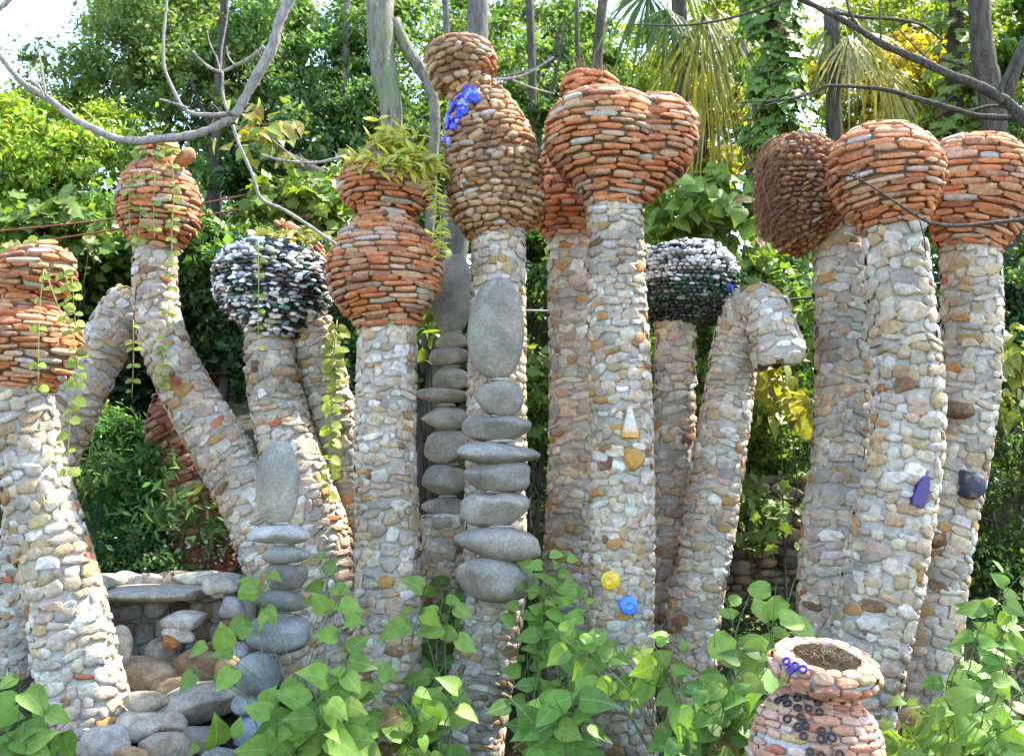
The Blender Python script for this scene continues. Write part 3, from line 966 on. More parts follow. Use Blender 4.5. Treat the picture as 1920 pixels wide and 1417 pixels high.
stack('tall stack of grey river stones topped by big upright oval before the tallest column', 8.2, [
    (929, 620, 105, 180, (.27, .25, .205), 'egg', .03), (935, 748, 92, 66, (.24, .22, .18), 'oval'), (930, 802, 130, 50, (.25, .23, .20), 'dent'),
    (931, 849, 160, 44, (.26, .25, .22), 'both'), (931, 894, 124, 54, (.25, .235, .205), 'oval'), (927, 953, 130, 66, (.265, .245, .21), 'dent'),
    (935, 1018, 166, 58, (.25, .225, .195), 'left', -.05), (932, 1090, 155, 88, (.255, .24, .21), 'both')])
stack('rear stack of grey river stones partly hidden behind the tallest column', 9.0, [
    (848, 553, 76, 140, (.37, .38, .345), 'egg2', -.05), (842, 640, 68, 34, G2, 'both'), (840, 669, 78, 34, G2, 'oval'), (840, 710, 80, 42, G2, 'oval'),
    (828, 742, 108, 26, (.38, .345, .28), 'left'), (832, 784, 92, 42, G1, 'left'), (836, 838, 88, 60, G1, 'oval'), (838, 901, 90, 56, G1, 'oval'), (828, 951, 84, 42, G1, 'left')])
stack('leafy stack of smooth grey stones with upright oval, nearest the stone basin', 7.9, [
    (520, 906, 80, 144, (.29, .27, .23), 'oval', .0), (521, 1001, 116, 34, (.46, .44, .41), 'oval'), (535, 1040, 90, 34, G3, 'oval'), (540, 1082, 84, 50, (.15, .14, .125), 'oval'),
    (532, 1128, 108, 46, (.17, .17, .155), 'both'), (518, 1190, 124, 74, (.21, .22, .22), 'oval'), (486, 1263, 92, 74, (.20, .225, .245), 'oval', .2), (474, 1318, 78, 42, (.22, .235, .25), 'oval'), (492, 1378, 110, 76, (.2, .215, .235), 'oval')])

def pedestal():
    Y = 9.05
    nodes = [(832, 1320, 100), (836, 1150, 96), (838, 1050, 94), (838, 975, 90), (838, 965, 40)]
    L = base_of(sweep_px(nodes, Y))
    r = thing('stone_pedestal', 'short pebble pedestal carrying the rear stone stack', 'pedestal', L)
    shaft(r, L, nodes, Y, 19, 28)
pedestal()

# ------------------------------------------------------------------ stone basin, left
def basin():
    Y0 = 9.1
    c = at(300, 1100, Y0)                     # centre of the niche
    zt = c.z; zb = zt - .95
    L = Vector((c.x, c.y, zb))
    r = thing('stone_basin', 'round stone basin with thick rim and rough rock niche, left of the leafy stack', 'basin', L)
    R = .62
    # niche wall: back half of a cylinder, open to the camera
    nphi, nz = 26, 10
    V, Fc = [], []
    for i in range(nz + 1):
        z = zb + (zt - zb) * i / nz
        for j in range(nphi + 1):
            a = math.pi * (1.12 - 1.24 * j / nphi)
            V.append((R * math.cos(a), R * .75 * math.sin(a), z - L.z))
    for i in range(nz):
        for j in range(nphi):
            a = i * (nphi + 1) + j
            Fc.append((a, a + 1, a + nphi + 2, a + nphi + 1))
    k0 = len(V)
    for v in list(V): V.append((v[0] * 1.3, v[1] * 1.3, v[2]))
    for i in range(nz):
        for j in range(nphi):
            a = k0 + i * (nphi + 1) + j
            Fc.append((a, a + nphi + 1, a + nphi + 2, a + 1))
    w = link('niche_wall', mesh('niche_wall', np.array(V), Fc, M_MOR), r)
    pal = [(2, (.36, .34, .32)), (1.5, (.28, .22, .15)), (1, (.36, .2, .09)), (1.5, (.42, .39, .36)), (1, (.16, .11, .07))]
    rows = [(.16, .2), (.36, .2), (.55, .18), (.73, .16)]
    for zc, hh in rows:
        a = -.15
        while a < math.pi + .15:
            ww = RNG.uniform(.14, .3)
            th = a + ww / 2 / R
            p = np.array([c.x + R * math.cos(th), c.y + R * .75 * math.sin(th), zb + zc + RNG.uniform(-.03, .03)])
            n = -np.array([math.cos(th), math.sin(th) * .9, 0]); t = np.array([math.sin(th), -math.cos(th), 0])
            link('rock', P_ROK.me[RNG.randrange(8)], w, M=mat_of(p, t * ww * .52, np.array([0, 0, hh * .52]), n * RNG.uniform(.05, .11), L), color=pick(pal))
            a += ww / R
    # rim: overhanging ring of rounded rim stones on a slab
    ring = Sweep([Vector((c.x + .56 * math.cos(a), c.y + .44 * math.sin(a), zt + .0)) for a in np.linspace(math.pi * 1.12, -.12 * math.pi, 12)], [.085] * 12, 3)
    slab = river_stone('ledge_slab', r, L, *[float(v) for v in project((c.x, c.y + .12, zt - .06))], 262, 30, c.y + .12, (.42, .37, .30), depth=190, seed=3, mat=M_ROCK, lump=.12)
    rim = link('rim', tube_mesh('rim', [([Vector(p) for p in ring.P[::3]], .085, .085)], M_MOR, L, 8, 2), r)
    for k, a in enumerate(np.linspace(math.pi * 1.1, -.1 * math.pi, 11)):
        p = np.array([c.x + .56 * math.cos(a), c.y + .44 * math.sin(a), zt + .03])
        rs = river_stone('rim_stone', rim, L, *[float(v) for v in project(p)], RNG.uniform(66, 96), RNG.uniform(30, 40), p[1], pick([(2, (.52, .45, .35)), (1, (.38, .34, .28)), (1, (.44, .32, .2))]), seed=k, mat=M_ROCK, lump=.3)
    for a in (math.pi * 1.1, -.1 * math.pi):
        for q in range(5):
            p = np.array([c.x + R * 1.14 * math.cos(a), c.y + R * .85 * math.sin(a) - .05, zb + .08 + q * .18])
            river_stone('rock', w, L, *[float(v) for v in project(p)], RNG.uniform(52, 66), RNG.uniform(40, 50), p[1], pick(pal), seed=q + int(a * 9) + 20, mat=M_ROCK, lump=.3)
    # boulders lying in and before the niche
    for k, (px, py, w_, h_, Y, col, tl) in enumerate([(270, 1268, 150, 74, 8.75, (.33, .26, .18), .0), (370, 1255, 100, 84, 8.8, (.20, .13, .08), .15), (428, 1255, 52, 56, 8.65, (.30, .2, .12), 0),
            (225, 1212, 48, 80, 8.6, (.40, .39, .37), 0), (330, 1290, 130, 50, 8.6, (.24, .18, .11), -.1), (300, 1225, 70, 60, 8.95, (.26, .22, .2), 0), (345, 1165, 84, 44, 8.95, (.42, .42, .42), .05), (336, 1192, 66, 34, 8.9, (.46, .44, .42), -.2), (318, 1202, 40, 22, 8.8, (.36, .15, .05), -.3)]):
        river_stone('boulder', r, L, px, py, w_, h_, Y, (col[0] * 1.08, col[1], col[2] * .88), tilt=tl, seed=40 + k, mat=M_ROCK, lump=.3)
basin()

def loose_stones():
    spec = [(362, 1320, 210, 74, 8.2, (.29, .275, .25), .24, 'long grey lichen flecked boulder lying slanted before the basin'),
            (276, 1318, 86, 46, 8.0, (.36, .31, .24), .0, 'tan rounded stone between column foot and long boulder'),
            (262, 1362, 96, 60, 7.9, (.42, .39, .34), .0, 'pale grey stone at the foot of the left vase column'),
            (196, 1395, 90, 76, 7.7, (.40, .39, .38), .3, 'bluish grey angular stone at the bottom left corner column foot'),
            (310, 1402, 110, 66, 7.7, (.32, .28, .235), .0, 'grey brown rounded stone at the lower edge below the long boulder'),
            (372, 1388, 84, 54, 7.75, (.17, .16, .155), .0, 'dark grey stone half under leaves beside the long boulder'),
            (408, 1420, 80, 46, 7.6, (.24, .245, .26), .0, 'slate grey stone peeping out at the bottom edge under leaves'),
            (318, 1352, 70, 40, 7.9, (.33, .30, .26), -.2, 'small buff stone wedged below the long boulder'),
            (250, 1425, 76, 54, 7.55, (.36, .22, .13), .0, 'rusty brown stone at the very bottom edge, left')]
    for k, (px, py, w, h, Y, col, tl, lab) in enumerate(spec):
        o = river_stone('boulder', None, Vector((0, 0, 0)), px, py, w, h, Y, (col[0] * 1.1, col[1], col[2] * .86), tilt=tl, seed=70 + k, mat=M_ROCK, lump=.28)
        tag(o, lab, 'boulder', 'boulders lying before the basin')
    # rubble bank under them
    V, Fc = [], []
    xs = np.linspace(150, 470, 17)
    for i, px in enumerate(xs):
        for j, (py, Y) in enumerate(((1500, 7.3), (1425, 7.7), (1375, 8.0), (1335, 8.4), (1320, 9.1))):
            p = at(px, py + 10 * math.sin(px * .05 + j), Y); V.append(tuple(p))
    for i in range(16):
        for j in range(4): Fc.append((i * 5 + j, (i + 1) * 5 + j, (i + 1) * 5 + j + 1, i * 5 + j + 1))
    o = link('rubble_bank', mesh('rubble_bank', np.array(V), Fc, M_SOIL)); tag(o, 'soil bank below the basin', kind='structure')
loose_stones()

# dark dry stone wall, right of centre
def dry_wall():
    Y = 10.4
    x0, x1 = at(1370, 1000, Y).x, at(1500, 1000, Y).x
    zt, zb = at(1400, 905, Y).z, at(1400, 1180, Y).z
    L = Vector(((x0 + x1) / 2, Y, zb))
    r = thing('dry_stone_wall', 'dark dry stone wall in shade behind the hooked column', 'wall', L)
    V = [(sx * (x1 - x0) / 2, sy, sz) for sz in (0, zt - zb) for sx, sy in ((-1, 0), (1, 0), (1, .4), (-1, .4))]
    b = link('wall_core', mesh('wall_core', np.array(V), [(0, 1, 5, 4), (1, 2, 6, 5), (2, 3, 7, 6), (3, 0, 4, 7), (4, 5, 6, 7)], M_MORD, False), r)
    z = zb
    while z < zt:
        h = RNG.uniform(.05, .14); x = x0 - RNG.uniform(.02, .2)
        while x < x1:
            w = RNG.uniform(.1, .34); rt = RNG.uniform(-.22, .22); hh = h * RNG.uniform(.42, .72)
            link('rock', P_ROK.me[RNG.randrange(8)], b, M=mat_of(np.array([x + w / 2, Y - .01, z + h / 2 + RNG.uniform(-.02, .02)]), np.array([w * .54 * math.cos(rt), 0, w * .54 * math.sin(rt)]), np.array([-hh * math.sin(rt), 0, hh * math.cos(rt)]), np.array([0, -RNG.uniform(.04, .15), 0]), L), color=pick([(2, (.10, .085, .065)), (1, (.15, .12, .09)), (1, (.07, .06, .05)), (.3, (.18, .10, .055))]))
            x += w
        z += h
dry_wall()

# dark green shade net between two columns
def net():
    Y = 10.3
    V, Fc = [], []
    nx, nz = 10, 20
    for j in range(nz + 1):
        for i in range(nx + 1):
            px = 545 + 110 * i / nx; py = 700 + 420 * j / nz
            p = at(px, py, Y + .06 * math.sin(i * 1.9 + j * .2) + .03 * math.sin(j * .9)); V.append(tuple(p))
    for j in range(nz):
        for i in range(nx):
            a = j * (nx + 1) + i; Fc.append((a, a + 1, a + nx + 2, a + nx + 1))
    me = mesh('shade_net', np.array(V), Fc, plain('net_cloth', (.018, .05, .055), .9))
    o = link('shade_net', me)
    sm = o.modifiers.new('thickness', 'SOLIDIFY'); sm.thickness = .008
    tag(o, 'dark green shade net hanging behind the two legged column', 'net')
net()

# ------------------------------------------------------------------ foliage
def leaf_cloud(centers, normals, size, asp=.5, up=.5, sizej=.35, droop=.3):
    """bent two-triangle leaves; returns V, F"""
    n = len(centers)
    nr = NP.normal(size=(n, 3)) * .75 + normals + np.array([0, 0, up])
    nr /= np.linalg.norm(nr, axis=1)[:, None]
    d = NP.normal(size=(n, 3)); d[:, 2] -= droop
    d -= nr * (d * nr).sum(1)[:, None]; d /= np.linalg.norm(d, axis=1)[:, None] + 1e-9
    s = np.cross(nr, d)
    l = (size * (1 + NP.uniform(-sizej, sizej, n)))[:, None]
    b = centers - d * l * .5
    t = centers + d * l * .5 - nr * l * .1
    m = centers - d * l * .08
    w = l * asp * .5
    V = np.stack([b, m + s * w + nr * l * .06, t, m - s * w + nr * l * .06], 1).reshape(-1, 3)
    i = np.arange(n) * 4
    Fc = np.concatenate([np.column_stack([i, i + 1, i + 2]), np.column_stack([i, i + 2, i + 3])])
    return V, Fc

def leaf_cols(n, base, var=.25, yellow=.15, ycol=(.22, .24, .03)):
    c = np.tile(np.array(base) * np.array([1.6, 1.5, 1.35]), (n, 1)) * (1 + NP.uniform(-var, var, (n, 1))) * (1 + NP.uniform(-.08, .08, (n, 3)))
    k = NP.uniform(0, 1, n) < yellow
    f = NP.uniform(.3, .9, (k.sum(), 1))
    c[k] = c[k] * (1 - f) + np.array(ycol) * f
    return np.repeat(np.clip(c, 0.003, .8), 4, axis=0)

def clumps(c, rad, m, shell=.45):
    """clump centres in an ellipsoid, denser outside"""
    d = NP.normal(size=(m, 3)); d /= np.linalg.norm(d, axis=1)[:, None]
    r = NP.uniform(shell ** 3, 1, m) ** (1 / 3)
    return np.array(c) + d * r[:, None] * np.array(rad), d

def crown_mesh(name, L, c, rad, nleaf, size, base, clump_r=.3, per=70, asp=.5, yellow=.15, var=.3, shell=.4, mat=None, flat=.7, ycol=(.22, .24, .03), up=.5):
    m = max(6, nleaf // per)
    nb = max(7, int(nleaf / 620))
    B, BD = clumps(c, rad, nb, shell)
    bi = NP.randint(0, nb, m)
    br = NP.uniform(.35, .75, nb) * (1 if min(rad) > .7 else .5)
    o3 = NP.normal(size=(m, 3)) * .55
    C = B[bi] + o3 * br[bi][:, None] * np.array([1.15, 1.0, .42])
    C[:, 2] -= (o3[:, 0] ** 2 + o3[:, 1] ** 2) * br[bi] * .45
    D = BD[bi]
    clump_r = clump_r * .72
    tone = NP.uniform(.7, 1.3, m) * NP.uniform(.7, 1.35, nb)[bi]
    idx = NP.randint(0, m, nleaf)
    cr = clump_r * NP.uniform(.55, 1.3, m)
    off = NP.normal(size=(nleaf, 3)) * np.array([1, 1, flat]) * .5
    P = C[idx] + off * cr[idx][:, None]
    gz = ground_z(P[:, 0], P[:, 1])
    P[:, 2] = np.maximum(P[:, 2], gz + .05)
    V, Fc = leaf_cloud(P, D[idx] * .5 + off * .4, size * NP.uniform(.7, 1.45, m)[idx], asp, up)
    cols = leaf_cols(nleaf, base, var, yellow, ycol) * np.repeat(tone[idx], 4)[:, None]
    return mesh(name, V - np.array(L), Fc, mat or M_CROWN, False, cols), C

def trunk_path(p0, p1, n=4, w=.12):
    out = [Vector(p0)]
    for k in range(1, n):
        t = k / n
        out.append(Vector(p0).lerp(Vector(p1), t) + Vector((RNG.uniform(-w, w), RNG.uniform(-w, w), 0)))
    out.append(Vector(p1))
    return out

TREEG = 'trees and bushes behind the columns'
def tree(label, px, py, rx, ry, Y, base, nleaf, size, clump_r=.35, trunk_r=.09, bark=None, name='leafy_tree', cat='tree', rdepth=None, foot=None, trunk=True, ztop=None, **kw):
    c = at(px, py, Y)
    u = scl(py, Y)
    rad = (rx * u, rdepth or max(.8, min(rx, ry) * u * .8), ry * u)
    fx = foot if foot is not None else c.x + RNG.uniform(-.4, .4)
    L = Vector((fx, c.y, float(ground_z(fx, c.y))))
    r = thing(name, label, cat, L, TREEG)
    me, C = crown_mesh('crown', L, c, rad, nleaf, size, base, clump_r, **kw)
    if trunk:
        hi = max(c.z - rad[2] * .2, L.z + .4)
        top = Vector((c.x, c.y, hi))
        link('trunk', tube_mesh('trunk', [(trunk_path(L - Vector((0, 0, .2)), top), trunk_r, trunk_r * .55)], bark or M_BARKD, L, 9, 4, .06), r)
        lim = []
        for k in range(9):
            e = C[RNG.randrange(len(C))]
            s = Vector(L).lerp(top, RNG.uniform(.6, 1.0))
            lim.append((trunk_path(s, e, 3, .15), trunk_r * .45, trunk_r * .12))
        for l in lim:
            link('limb', tube_mesh('limb', [l], bark or M_BARKD, L, 5, 3), r)
    link('crown', me, r)
    return r, L, C

G_MID = (.08, .15, .035)
G_DARK = (.035, .085, .028)
G_BRT = (.13, .20, .03)
G_BLU = (.05, .11, .04)
tree('tall fine leaved tree at the top left with blue sky between its leaves', 330, 110, 240, 210, 15.5, (.095, .155, .055), 30000, .085, .4, per=60, yellow=.2)
tree('bright yellow green tree below the blue sky at the left edge', 80, 300, 170, 130, 13.6, (.15, .23, .035), 20000, .09, .35, yellow=.3)
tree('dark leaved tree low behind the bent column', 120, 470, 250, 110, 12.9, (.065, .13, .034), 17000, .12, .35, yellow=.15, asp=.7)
tree('dense dark blue green tree behind the small round head', 540, 150, 180, 230, 15.0, (.065, .13, .055), 27000, .09, .38)
tree('shady tree behind the pale mottled trunk', 720, 190, 150, 250, 16.0, G_MID, 24000, .09, .4, yellow=.15)
tree('thin crowned tree right of the tallest column with pale sky gaps', 1010, 110, 150, 150, 15.5, (.065, .12, .035), 13000, .09, .34)
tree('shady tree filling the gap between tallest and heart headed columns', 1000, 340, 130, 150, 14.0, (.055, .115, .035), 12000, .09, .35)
tree('bright sunlit tree behind the hanging palm fronds', 1330, 170, 190, 190, 17.0, (.13, .19, .03), 17000, .1, .4, yellow=.35)
tree('yellow green tree at the top right with white sky gaps', 1700, 110, 220, 150, 16.5, (.14, .20, .03), 18000, .1, .4, yellow=.35)
tree('leafy tree at the right edge above the rightmost head', 1880, 200, 110, 230, 13.6, (.07, .14, .03), 14000, .1, .35, yellow=.2)
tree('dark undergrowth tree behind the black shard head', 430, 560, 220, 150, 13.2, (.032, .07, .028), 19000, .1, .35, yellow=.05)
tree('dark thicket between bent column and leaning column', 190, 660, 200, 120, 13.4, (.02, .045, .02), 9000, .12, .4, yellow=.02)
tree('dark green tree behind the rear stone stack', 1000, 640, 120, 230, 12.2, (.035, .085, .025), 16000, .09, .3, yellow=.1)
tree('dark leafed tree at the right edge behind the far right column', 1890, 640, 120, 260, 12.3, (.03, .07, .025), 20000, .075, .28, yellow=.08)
tree('shrub with tiny speckled leaves right of the hooked column', 1450, 820, 95, 140, 10.9, (.06, .12, .028), 15000, .055, .2, name='shrub', cat='shrub', yellow=.25, trunk_r=.03)
tree('tangled dark shrub at the right edge below the far column bend', 1860, 930, 110, 150, 10.6, (.035, .075, .022), 15000, .055, .22, name='shrub', cat='shrub', yellow=.15, trunk_r=.03)
tree('feathery green bush behind the basin rim', 300, 900, 120, 90, 10.9, (.06, .15, .05), 13000, .075, .25, name='shrub', cat='shrub', asp=.35, yellow=.1, trunk_r=.03)
tree('low dark bush just over the basin rim', 260, 1020, 150, 60, 10.2, (.035, .09, .028), 10000, .055, .2, name='shrub', cat='shrub', yellow=.08, trunk_r=.02)
tree('low bush between bent column and leaning column foot', 200, 830, 80, 60, 11.2, (.05, .12, .04), 7000, .07, .22, name='shrub', cat='shrub', asp=.4, yellow=.1, trunk_r=.02)
tree('green bush filling the gap behind the slim glass capped column', 1330, 720, 160, 140, 11.6, (.07, .14, .03), 14000, .075, .28, name='shrub', cat='shrub', yellow=.25, trunk_r=.03)
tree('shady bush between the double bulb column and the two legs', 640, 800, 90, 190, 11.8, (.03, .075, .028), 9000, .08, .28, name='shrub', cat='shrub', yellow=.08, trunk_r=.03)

tree('yellow leaved sunlit tree behind the right hand palm', 1690, 180, 110, 100, 14.6, (.24, .20, .03), 7000, .1, .3, yellow=.6, ycol=(.5, .36, .03))
tree('yellowish drooping tree between heart shaped head and ivy trunk', 1320, 230, 60, 110, 14.2, (.18, .19, .03), 4500, .1, .26, yellow=.5, ycol=(.4, .32, .04))
tree('shady tree glimpsed between flared bowl and tallest column', 810, 340, 75, 150, 13.0, (.05, .105, .03), 9000, .085, .28, yellow=.15)
tree('broad tree standing just outside the right edge', 2250, 330, 230, 300, 15.5, (.06, .12, .035), 9000, .12, .4, yellow=.15)
tree('broad tree standing just outside the left edge', -330, 330, 230, 300, 15.5, (.06, .12, .035), 9000, .12, .4, yellow=.15)
tree('tall hazy green tree far behind the curved bare branch', 420, 20, 230, 160, 18.5, (.085, .15, .06), 16000, .1, .4, yellow=.15)
tree('tall green tree far behind tallest and heart shaped heads', 930, 30, 200, 170, 18.0, (.08, .14, .05), 15000, .1, .4, yellow=.2)
tree('round topped tree far off below the sky at the left edge', 30, 210, 110, 80, 17.0, (.12, .19, .05), 9000, .1, .35, yellow=.25)
# far wood closing the view, one mass
def far_wood():
    n = 70000
    x = NP.uniform(-15, 15, n); y = NP.uniform(18.5, 24, n)
    top = 2.6 + 1.4 * np.sin(x * .8) + .9 * np.sin(x * 2.1 + 1)
    z = ground_z(x, y) + NP.uniform(0, 1, n) * np.maximum(.8, top + .5 + .25 * (x > 2) * (x - 2) * .4)
    P = np.column_stack([x, y, z])
    V, Fc = leaf_cloud(P, NP.normal(size=(n, 3)) * .3, .2, .55, .4)
    o = link('far_wood', mesh('far_wood', V, Fc, M_CROWN, False, leaf_cols(n, (.06, .115, .035), .4, .15)))
    tag(o, 'far wood closing the view behind all the trees', kind='stuff')
far_wood()

def ground_cover():
    n = 60000
    x = NP.uniform(-8, 8, n); y = NP.uniform(8.8, 15, n)
    P = np.column_stack([x, y, ground_z(x, y) + NP.uniform(.01, .22, n) * (1 + .5 * np.sin(x * 2.3) * np.cos(y * 2.9))])
    V, Fc = leaf_cloud(P, np.zeros((n, 3)), .06, .5, .8)
    o = link('ground_cover', mesh('ground_cover', V, Fc, M_CROWN, False, leaf_cols(n, (.04, .09, .025), .35, .1)))
    tag(o, 'low green ground cover on the slope', 'ground cover', kind='stuff')
    n = 150
    px = NP.uniform(200, 460, n); py = NP.uniform(990, 1085, n)
    Vs = []
    P = np.array([tuple(at(a, b, 9.75 + NP.uniform(0, .5))) for a, b in zip(px, py)])
    V, Fc = leaf_cloud(P, np.tile([0, -.8, .6], (n, 1)), .035, .9, .3)
    o = link('small_flowers', mesh('small_flowers', V, Fc, M_CROWN, False, np.tile((.75, .75, .7), (n * 4, 1))))
    tag(o, 'tiny white flowers sprinkled over the bush behind the basin rim', 'flowers', kind='stuff')
ground_cover()

# ------------------------------------------------------------------ single leaves
def leaf_proto(kind, bend, fold):
    """leaf of unit length in +Y, base at the origin, face towards +Z"""
    if kind == 'ovate':
        half = [(0, 0), (.29, -.02), (.43, .17), (.43, .4), (.32, .64), (.14, .86), (0, 1.06)]
    elif kind == 'narrow':
        half = [(0, 0), (.09, .12), (.15, .35), (.14, .58), (.08, .82), (0, 1.0)]
    elif kind == 'round':
        half = [(0, 0), (.3, -.02), (.46, .2), (.47, .5), (.32, .78), (0, .95)]
    else:   # maple / ivy, five points
        half = [(0, 0), (.22, -.12), (.34, .08), (.55, .2), (.36, .38), (.44, .66), (.18, .64), (0, 1.0)]
    V, Fc = [], []
    n = len(half)
    for x, y in half: V.append((0, y, 0))
    def zz(x, y): return abs(x) * fold - bend * y * y - .25 * bend * abs(x)
    V = [(0, y, zz(0, y)) for x, y in half]
    R = [(x, y, zz(x, y)) for x, y in half[1:-1]]
    Lf = [(-x, y, zz(x, y)) for x, y in half[1:-1]]
    V += R + Lf
    r0, l0 = n, n + len(R)
    k = len(R)
    for side, b in ((0, r0), (1, l0)):
        seq = [(0, b, 1)]
        for i in range(k - 1):
            seq.append((i + 1, b + i, b + i + 1, i + 2))
        seq.append((k, b + k - 1, k + 1))
        for f in seq: Fc.append(f if side == 0 else tuple(reversed(f)))
    return np.array(V), Fc
class LeafSet:
    def __init__(self, kind, n=5):
        self.raw = [leaf_proto(kind, RNG.uniform(.02, .6), RNG.uniform(-.1, .45)) for _ in range(n)]
        self.me = [mesh('leaf', V, Fc, M_LEAF) for V, Fc in self.raw]
LF = {k: LeafSet(k, 10) for k in ('ovate', 'narrow', 'round', 'maple')}

def leaf_frame(p, d, n, size):
    d = Vector(d).normalized(); n = Vector(n)
    n = (n - d * n.dot(d)).normalized()
    s = d.cross(n)
    return (np.array(p), np.array(s) * size, np.array(d) * size, np.array(n) * size)

def place_leaves(L, parent, frames, kind, colf, cap=290):
    def rank(f):
        x, y = project(f[0])
        return (0 if (-10 < x < 1930 and -10 < y < 1427) else 9) + f[0][1] * .05
    order = sorted(range(len(frames)), key=lambda k: rank(frames[k]))
    single = set(k for k in order[:cap] if rank(frames[k]) < 8)
    Vs, Fs, Cs, base = [], [], [], 0
    ls = LF[kind]
    for k, (p, s, d, n) in enumerate(frames):
        q = RNG.randrange(len(ls.me)); c = colf()
        if k in single:
            link('leaf', ls.me[q], parent, M=mat_of(p, s, d, n, L), color=c)
        else:
            V, Fc = ls.raw[q]
            Vs.append(V[:, :1] * s + V[:, 1:2] * d + V[:, 2:] * n + (p - np.array(L)))
            Cs.append(np.tile(c, (len(V), 1))); Fs += [tuple(b + base for b in f) for f in Fc]; base += len(V)
    if Vs:
        o = link('leaf_mass', mesh('leaf_mass', np.concatenate(Vs), Fs, M_LEAFV, True, np.concatenate(Cs)), parent); o['kind'] = 'stuff'

def green(base=(.085, .18, .03), var=.3, yel=.12, ycol=(.2, .26, .035)):
    def f():
        k = RNG.uniform(1 - var, 1 + var)
        c = [v * k * g for v, g in zip(base, (1.4, 1.2, 1.05))]
        if RNG.random() < yel:
            t = RNG.uniform(.3, .9); c = [a * (1 - t) + b * t for a, b in zip(c, ycol)]
        if RNG.random() < .025: c = [.16, .10, .035]
        return tuple(c)
    return f

VINEG = 'broad leaved climbers in front of the columns'
def climber(label, base, tips, Y, lsize, colf=None, kind='ovate', spacing=.55, group=VINEG, name='climbing_shrub', cat='climber', start=.3, thick=.006, cap=290, stemmat=None, lift=60):
    """shoots from base (px,py) to tips [(px,py[,dY])]; leaves alternate along each shoot"""
    colf = colf or green()
    b = at(base[0], base[1], Y)
    L = Vector((b.x, b.y, float(ground_z(b.x, b.y))))
    r = thing(name, label, cat, L, group)
    frames, tubes = [], []
    for tp in tips:
        dY = tp[2] if len(tp) > 2 else RNG.uniform(-.45, .25)
        e = at(tp[0], tp[1], Y + dY)
        bx = base[0] + RNG.uniform(-30, 30)
        s = at(bx, base[1], Y + RNG.uniform(-.15, .15))
        midx, midy = bx * .5 + tp[0] * .5 + RNG.uniform(-45, 45), base[1] * .4 + tp[1] * .6 - lift * RNG.uniform(.2, 1)
        mpt = at(midx, midy, Y + dY * .5)
        path = catmull([tuple(s), tuple(mpt), tuple(e)], 14)
        seg = np.concatenate([[0], np.cumsum(np.linalg.norm(np.diff(path, axis=0), axis=1))])
        tubes.append(([Vector(q) for q in path[::4]] + [Vector(path[-1])], thick, thick * .3))
        u = lsize * .88 * scl(tp[1], Y)
        t = seg[-1] * start; side = RNG.choice((-1, 1))
        while t < seg[-1]:
            p = np.array([np.interp(t, seg, path[:, k]) for k in range(3)])
            q = np.array([np.interp(min(t + .05, seg[-1]), seg, path[:, k]) for k in range(3)])
            dr = Vector(q - p)
            if dr.length < 1e-4: dr = Vector(path[-1] - path[-3])
            dr.normalize()
            sd = dr.cross(Vector((0, -1, .3))).normalized() * side
            d = (sd * RNG.uniform(.5, 1.1) + dr * RNG.uniform(.1, .6) + Vector((RNG.uniform(-.3, .3), RNG.uniform(-.35, .1), RNG.uniform(-.75, .05))))
            n = Vector((RNG.uniform(-.5, .5), RNG.uniform(-1.0, -.3), RNG.uniform(.2, .9)))
            sz = u * RNG.uniform(.5, 1.2) * (1 - .35 * (t / seg[-1]) ** 3)
            off = d.normalized() * sz * .22
            frames.append(leaf_frame(Vector(p) + off, d, n, sz))
            tubes.append(([Vector(p), Vector(p) + off * .6 + Vector((0, 0, .004)), Vector(p) + off], thick * .3, thick * .22))
            t += u * spacing * RNG.uniform(.75, 1.3); side = -side
    link('stem', tube_mesh('stem', tubes, stemmat or M_STEM, L, 4, 2), r)
    place_leaves(L, r, frames, kind, colf, cap)
    return r

def scatter(x0, x1, y0, y1, n):
    return [(RNG.uniform(x0, x1), RNG.uniform(y0, y1)) for _ in range(n)]

climber('broad leaved climber filling the bottom left corner', (40, 1540), scatter(-20, 120, 1260, 1420, 12) + [(40, 1245), (100, 1330), (130, 1350)], 7.0, 78, green((.10, .20, .033)), start=.5, lift=20)
climber('climber reaching up beside the leafy stone stack to its pale flat stone', (560, 1480), [(345, 1240), (395, 1205), (410, 1250), (450, 1120), (470, 1080), (500, 1055, .1), (560, 1040, .7), (610, 1030, .7), (640, 1060), (440, 1170), (600, 1060, .7), (650, 1090)], 7.5, 62, green((.13, .24, .04)), start=.82, lift=10)
climber('dense climber below the leafy stack, left of the double bulb column', (600, 1580), scatter(470, 660, 1290, 1430, 22) + [(360, 1380), (400, 1400), (420, 1370), (640, 1190), (600, 1220), (650, 1240), (560, 1250), (530, 1300), (610, 1280), (480, 1330), (640, 1140)], 7.15, 76, green((.11, .215, .033)), start=.5, lift=20)
climber('climber curling round the foot of the double bulb column', (820, 1540), [(690, 1300), (700, 1260), (670, 1340), (780, 1270), (830, 1250), (800, 1290), (850, 1265), (880, 1280), (760, 1330), (800, 1360), (840, 1330), (770, 1400), (680, 1400), (720, 1380), (650, 1290), (810, 1400)], 7.4, 70, green((.11, .22, .033)), start=.66, lift=10)
climber('climber with pointed leaves between double bulb column and central stack', (830, 1420), [(800, 1110), (830, 1120), (850, 1105), (770, 1130), (820, 1140)], 7.8, 66, green((.13, .24, .04)), start=.8, lift=10)
climber('big leaved climber between central stack foot and heart headed column', (1040, 1560), scatter(960, 1110, 1290, 1420, 16) + [(1010, 1260), (950, 1300), (1000, 1300), (1070, 1290)], 7.3, 86, green((.085, .19, .03)), start=.5, lift=15)
